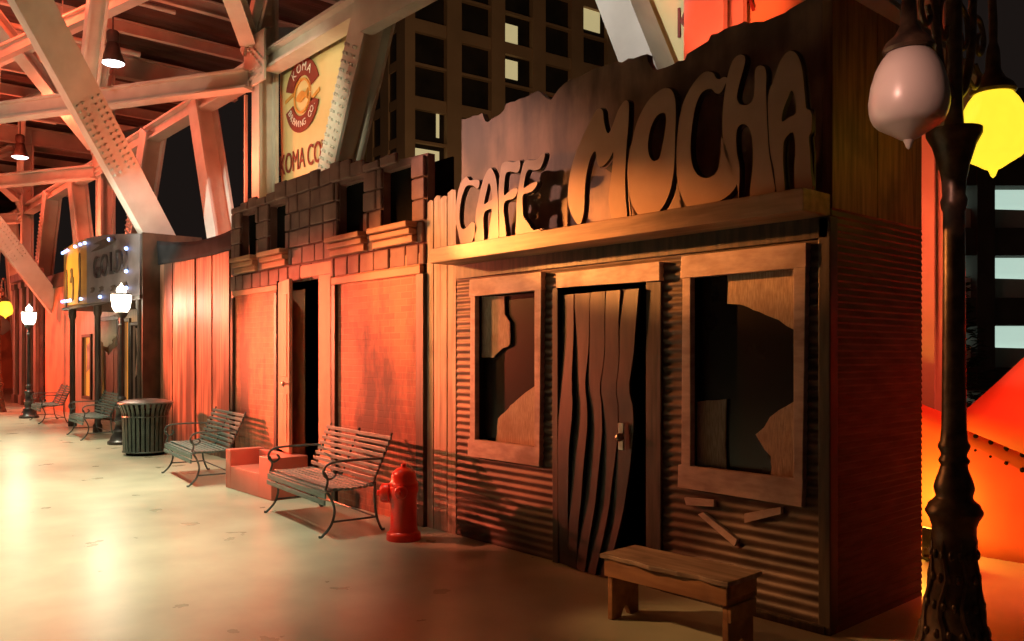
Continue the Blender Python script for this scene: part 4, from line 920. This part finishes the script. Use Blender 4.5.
for r_ in range(5):
    z = -2.15+3.18*r_
    bm = bmesh.new(); box(bm, -6, 40, 0, 10, z+1.92, z+3.18); obj('deck', bm, M['garage'], pk)
    bm = bmesh.new(); box(bm, -6, 40, 1.0, 1.2, max(z, 0), z+1.92); obj('lit_bay', bm, M['garage_lit'], pk)
    bm = bmesh.new(); prism(bm, [(4, max(z, 0)+1.1), (26, max(z, 0)+.5), (26, max(z, 0)), (4, max(z, 0))], [], .45, .92); obj('ramp', bm, M['garage_ramp'], pk)
for c in range(8):
    bm = bmesh.new(); box(bm, -6+5.2*c, -5.2+5.2*c, -.1, .9, 0, 14); obj('pillar', bm, M['garage'], pk)
tr = thing('pine_tree', 'dark pine tree standing between the garage and the ornate lamp post', 'tree', (-4.3, 12.9, 0))
bm = bmesh.new(); tube(bm, [(0, 0, 0), (.03, 0, 1.5), (0, .02, 3.1)], [.10, .06, .02], 8); obj('trunk', bm, M['bark'], tr, True)
bm = bmesh.new()
for k in range(520):
    z = .5+2.7*random.random()**.9; rad = (3.35-z)/2.9*.85; a = random.random()*2*pi; rr = rad*math.sqrt(random.random())
    c = Vector((rr*math.cos(a), rr*math.sin(a), z-.15*rr)); dv = Vector((math.cos(a), math.sin(a), random.uniform(-.3, .5))).normalized()
    s_ = dv.cross(Vector((0, 0, 1))).normalized(); ln = random.uniform(.18, .34)
    vs = [bm.verts.new(p) for p in (c-s_*.02, c+dv*ln*.5-s_*.05+Vector((0, 0, .03)), c+dv*ln, c+dv*ln*.5+s_*.05+Vector((0, 0, .03)), c+s_*.02)]
    bm.faces.new(vs)
obj('foliage', bm, M['leaf'], tr)

# ------------------------------------------------------------------ orange tent and flood lamp on the right
tn = thing('orange_tent', 'glowing orange red fabric tent with laced edge behind the ornate lamp post', 'tent', (-.15, 2.75, 0))
bm = bmesh.new(); prev = None
for i in range(13):
    u = i/12; x = -.9+1.9*u; h = lerp(1.30, .62, u)
    cur = [bm.verts.new((x, -.1+.25*(j/6)+.03*math.sin(i*.9)*math.sin(pi*j/6), h*j/6)) for j in range(7)]
    if prev:
        for j in range(6): bm.faces.new((prev[j], cur[j], cur[j+1], prev[j+1]))
    prev = cur
o = obj('lower_wall', bm, M['tent'], tn, True); o.modifiers.new('thick', 'SOLIDIFY').thickness = .01
bm = bmesh.new(); prev = None
for i in range(9):
    u = i/8
    p0 = Vector((-.28, .06, 1.03)).lerp(Vector((1.1, .06, .50)), u); p1 = Vector((.25, .55, 1.72)).lerp(Vector((1.6, .55, 2.5)), u)
    cur = [bm.verts.new(p0.lerp(p1, j/6)+Vector((0, .04*math.sin(pi*j/6), 0))) for j in range(7)]
    if prev:
        for j in range(6): bm.faces.new((prev[j], cur[j], cur[j+1], prev[j+1]))
    prev = cur
o = obj('roof_flap', bm, M['tent'], tn, True); o.modifiers.new('thick', 'SOLIDIFY').thickness = .012
bm = bmesh.new()
for i in range(8):
    u = .36+.06*i; x = -.9+1.9*u; h = lerp(1.30, .62, u)
    for dz in (.08, .2): bmesh.ops.create_uvsphere(bm, u_segments=8, v_segments=6, radius=.02, matrix=Matrix.Translation((x, .10, h-dz)))
obj('lacing_eyelets', bm, M['black'], tn)
fl = thing('flood_lamp', 'small amber flood lamp on the floor shining on the orange tent', 'flood lamp', (-.30, 2.22, 0), R(-20))
bm = bmesh.new(); box(bm, -.09, .09, -.07, .07, .10, .26); obj('housing', bm, M['lamp_black'], fl, bevel=.01)
bm = bmesh.new(); box(bm, -.075, .075, .07, .078, .115, .245); obj('lens', bm, M['flood'], fl)
bm = bmesh.new(); box(bm, -.12, -.10, -.03, .03, 0, .2); box(bm, .10, .12, -.03, .03, 0, .2); box(bm, -.12, .12, -.05, .05, 0, .02); obj('bracket', bm, M['lamp_black'], fl)

# ------------------------------------------------------------------ lights
def spot(name, loc, target, energy, col, angle, blend=.5, size=.15):
    l = bpy.data.lights.new(name, 'SPOT'); l.energy = energy; l.color = col; l.spot_size = R(angle); l.spot_blend = blend; l.shadow_soft_size = size
    o = bpy.data.objects.new(name, l); o.location = loc
    o.rotation_euler = (Vector(target)-Vector(loc)).to_track_quat('-Z', 'Y').to_euler(); link(o); return o
def point(name, loc, energy, col, size=.1):
    l = bpy.data.lights.new(name, 'POINT'); l.energy = energy; l.color = col; l.shadow_soft_size = size
    o = bpy.data.objects.new(name, l); o.location = loc; link(o); return o
GREENW = (1, .98, .70); RED = (1, .10, .04); RED2 = (1, .15, .065); ORG = (1, .40, .09); PINK = (1, .50, .36)
# overhead high-bays along the street
for x, e in ((-6.6, 2500), (-9.6, 3400), (-14.5, 4000), (-20.5, 3400), (-26, 2000)):
    spot('overhead_light', (x, -2.5, 8.4), (x-.1, -2.7, 0), e, GREENW, 56, .9, .10)
spot('overhead_light', (-3.2, -5.8, 8.4), (-3.8, -5.8, 0), 1300, (1, .62, .38), 46, 1, .1)  # added warm fill for the foreground floor, no lamp hangs here
spot('overhead_light', (-4.4, -4.2, 8.4), (-4.4, -4.0, 0), 2800, (1, .88, .62), 46, .9, .1)  # added fill lifting the dark floor near the hydrant
# red floods on the fronts
spot('red_spot', (-12.6, -3.4, 2.3), (-6.1, 0, 1.4), 7400, RED2, 26, .75, .10)
spot('red_spot', (-15.0, -3.0, 2.6), (-11.3, .6, 1.75), 3900, RED2, 44, .7, .12)
spot('red_spot', (-27, -3.5, 3), (-23.8, 1.4, 1.6), 2600, RED, 60, .7, .15)
spot('amber_spot', (-19.5, -3.2, 3.2), (-17.7, .3, 3.3), 1500, (1, .5, .09), 24, .5, .1)
# amber lamps on the cafe front
spot('amber_spot', (-6.4, -1.9, 2.95), (-3.5, 0, 2.15), 750, (1, .34, .09), 50, 1, .05)
spot('amber_spot', (-6.4, -1.9, 2.95), (-1.5, 0, 2.42), 4200, (1, .33, .07), 13, .9, .05)
spot('pink_spot', (-7.5, -3.4, 5.0), (-3.1, 0, 3.15), 1300, PINK, 18, 1, .08)
spot('pink_spot', (.1, -4.4, 4.0), (.585, -.384, 2.85), 620, (1, .50, .38), 9, .8, .2)  # added narrow spot that only brightens the unlit globe
spot('red_spot', (-6.6, -3.2, 3.2), (-3.68, -.455, .35), 800, (1, .2, .1), 9, .8, .1)  # added narrow red fill aimed at the hydrant alone
spot('amber_spot', (-4.2, -3.6, 3.2), (-.6, -.6, .3), 700, (1, .46, .16), 16, 1, .08)  # added amber fill aimed at the wooden bench
# added spot imitating the white glare on the plank wall
spot('white_fill_spot', (-13.2, -1.6, 3.0), (-12.3, .6, 2.35), 520, (1, .9, .8), 20, 1, .1)
# red up-lights on the steel
for nx in (-11.4, -21.0, -30.6): point('red_steel_light', (nx-.3, 1.0, 4.9), 110, RED2, .15); spot('red_steel_light', (nx-3, -4, 4.0), (nx-2, 1.2, 8), 500, RED2, 90, .8, .2)
spot('red_steel_light', (-1.3, .6, 2.9), (-1.95, 1.8, 4.9), 700, RED, 34, .7, .1)
for x, y, z in ((-19.5, .2, 7.2), (-26.5, .4, 7.2), (-15.5, -1.0, 8.6)): point('red_steel_light', (x, y, z), 220, RED, .15)  # added bare points that redden the left trusses
# added white fill spots, brighten the banner and the white braces
spot('white_fill_spot', (-6.6, -3.4, 4.6), (-9.9, 2.0, 5.4), 1100, (1, .95, .62), 30, .6, .1)
spot('white_fill_spot', (-2.6, -2.6, 6.4), (-3.05, 1.7, 4.9), 620, (1, .95, .88), 22, .6, .1)
spot('white_fill_spot', (-10.0, -5, 3.4), (-13.0, .8, 4.0), 2600, (.9, 1, .85), 20, .9, .1)
spot('white_fill_spot', (-13, -8, 4), (-15, 1.0, 6.8), 520, (1, .80, .60), 90, .8, .1)
spot('red_spot', (-32, -3.5, 3), (-27.6, 1.3, 2), 1500, (1, .22, .14), 60, .8, .1)  # added to brighten the dark pillared front
spot('red_spot', (-38, -6, 3), (-44, -3, 2.2), 1800, RED, 90, .8, .1)
# right side
point('amber_glow', (-.56, 2.40, .48), 30, (1, .42, .04), .06)
spot('red_spot', (1.2, 2.0, 3.0), (.5, 3.0, .6), 380, (1, .07, .03), 90, .8, .1)
spot('red_spot', (-.4, 2.0, 2.6), (-.8, 3.2, 2.8), 90, RED, 120, .7, .1)
# lamp glows
for x, y in ((-13.5, .03), (-21.6, .13)): point('lantern_light', (x, y-.3, 2.55), 60, (1, .85, .6), .17)
# hotel facade is washed by street light far below
spot('street_wash', (-20, 18, 3), (-46, 46, 22), 8500, (1, .62, .30), 90, .8, 1)

w = bpy.data.worlds.new('night'); S.world = w; w.use_nodes = True
w.node_tree.nodes['Background'].inputs['Color'].default_value = (.010, .007, .006, 1); w.node_tree.nodes['Background'].inputs['Strength'].default_value = 1

# ------------------------------------------------------------------ camera
cd = bpy.data.cameras.new('camera'); cam = bpy.data.objects.new('camera', cd); link(cam)
cam.location = (2.378, -4.49, 1.6); cam.rotation_euler = (R(90), 0, math.asin(.75359))
cd.sensor_width = 36; cd.lens = 36*830/1024; cd.shift_y = (355-320.5)/1024; cd.clip_end = 400
S.camera = cam
S.view_settings.view_transform = 'Standard'; S.view_settings.look = 'None'; S.view_settings.gamma = 1; S.view_settings.use_curve_mapping = False
S.view_settings.exposure = 0
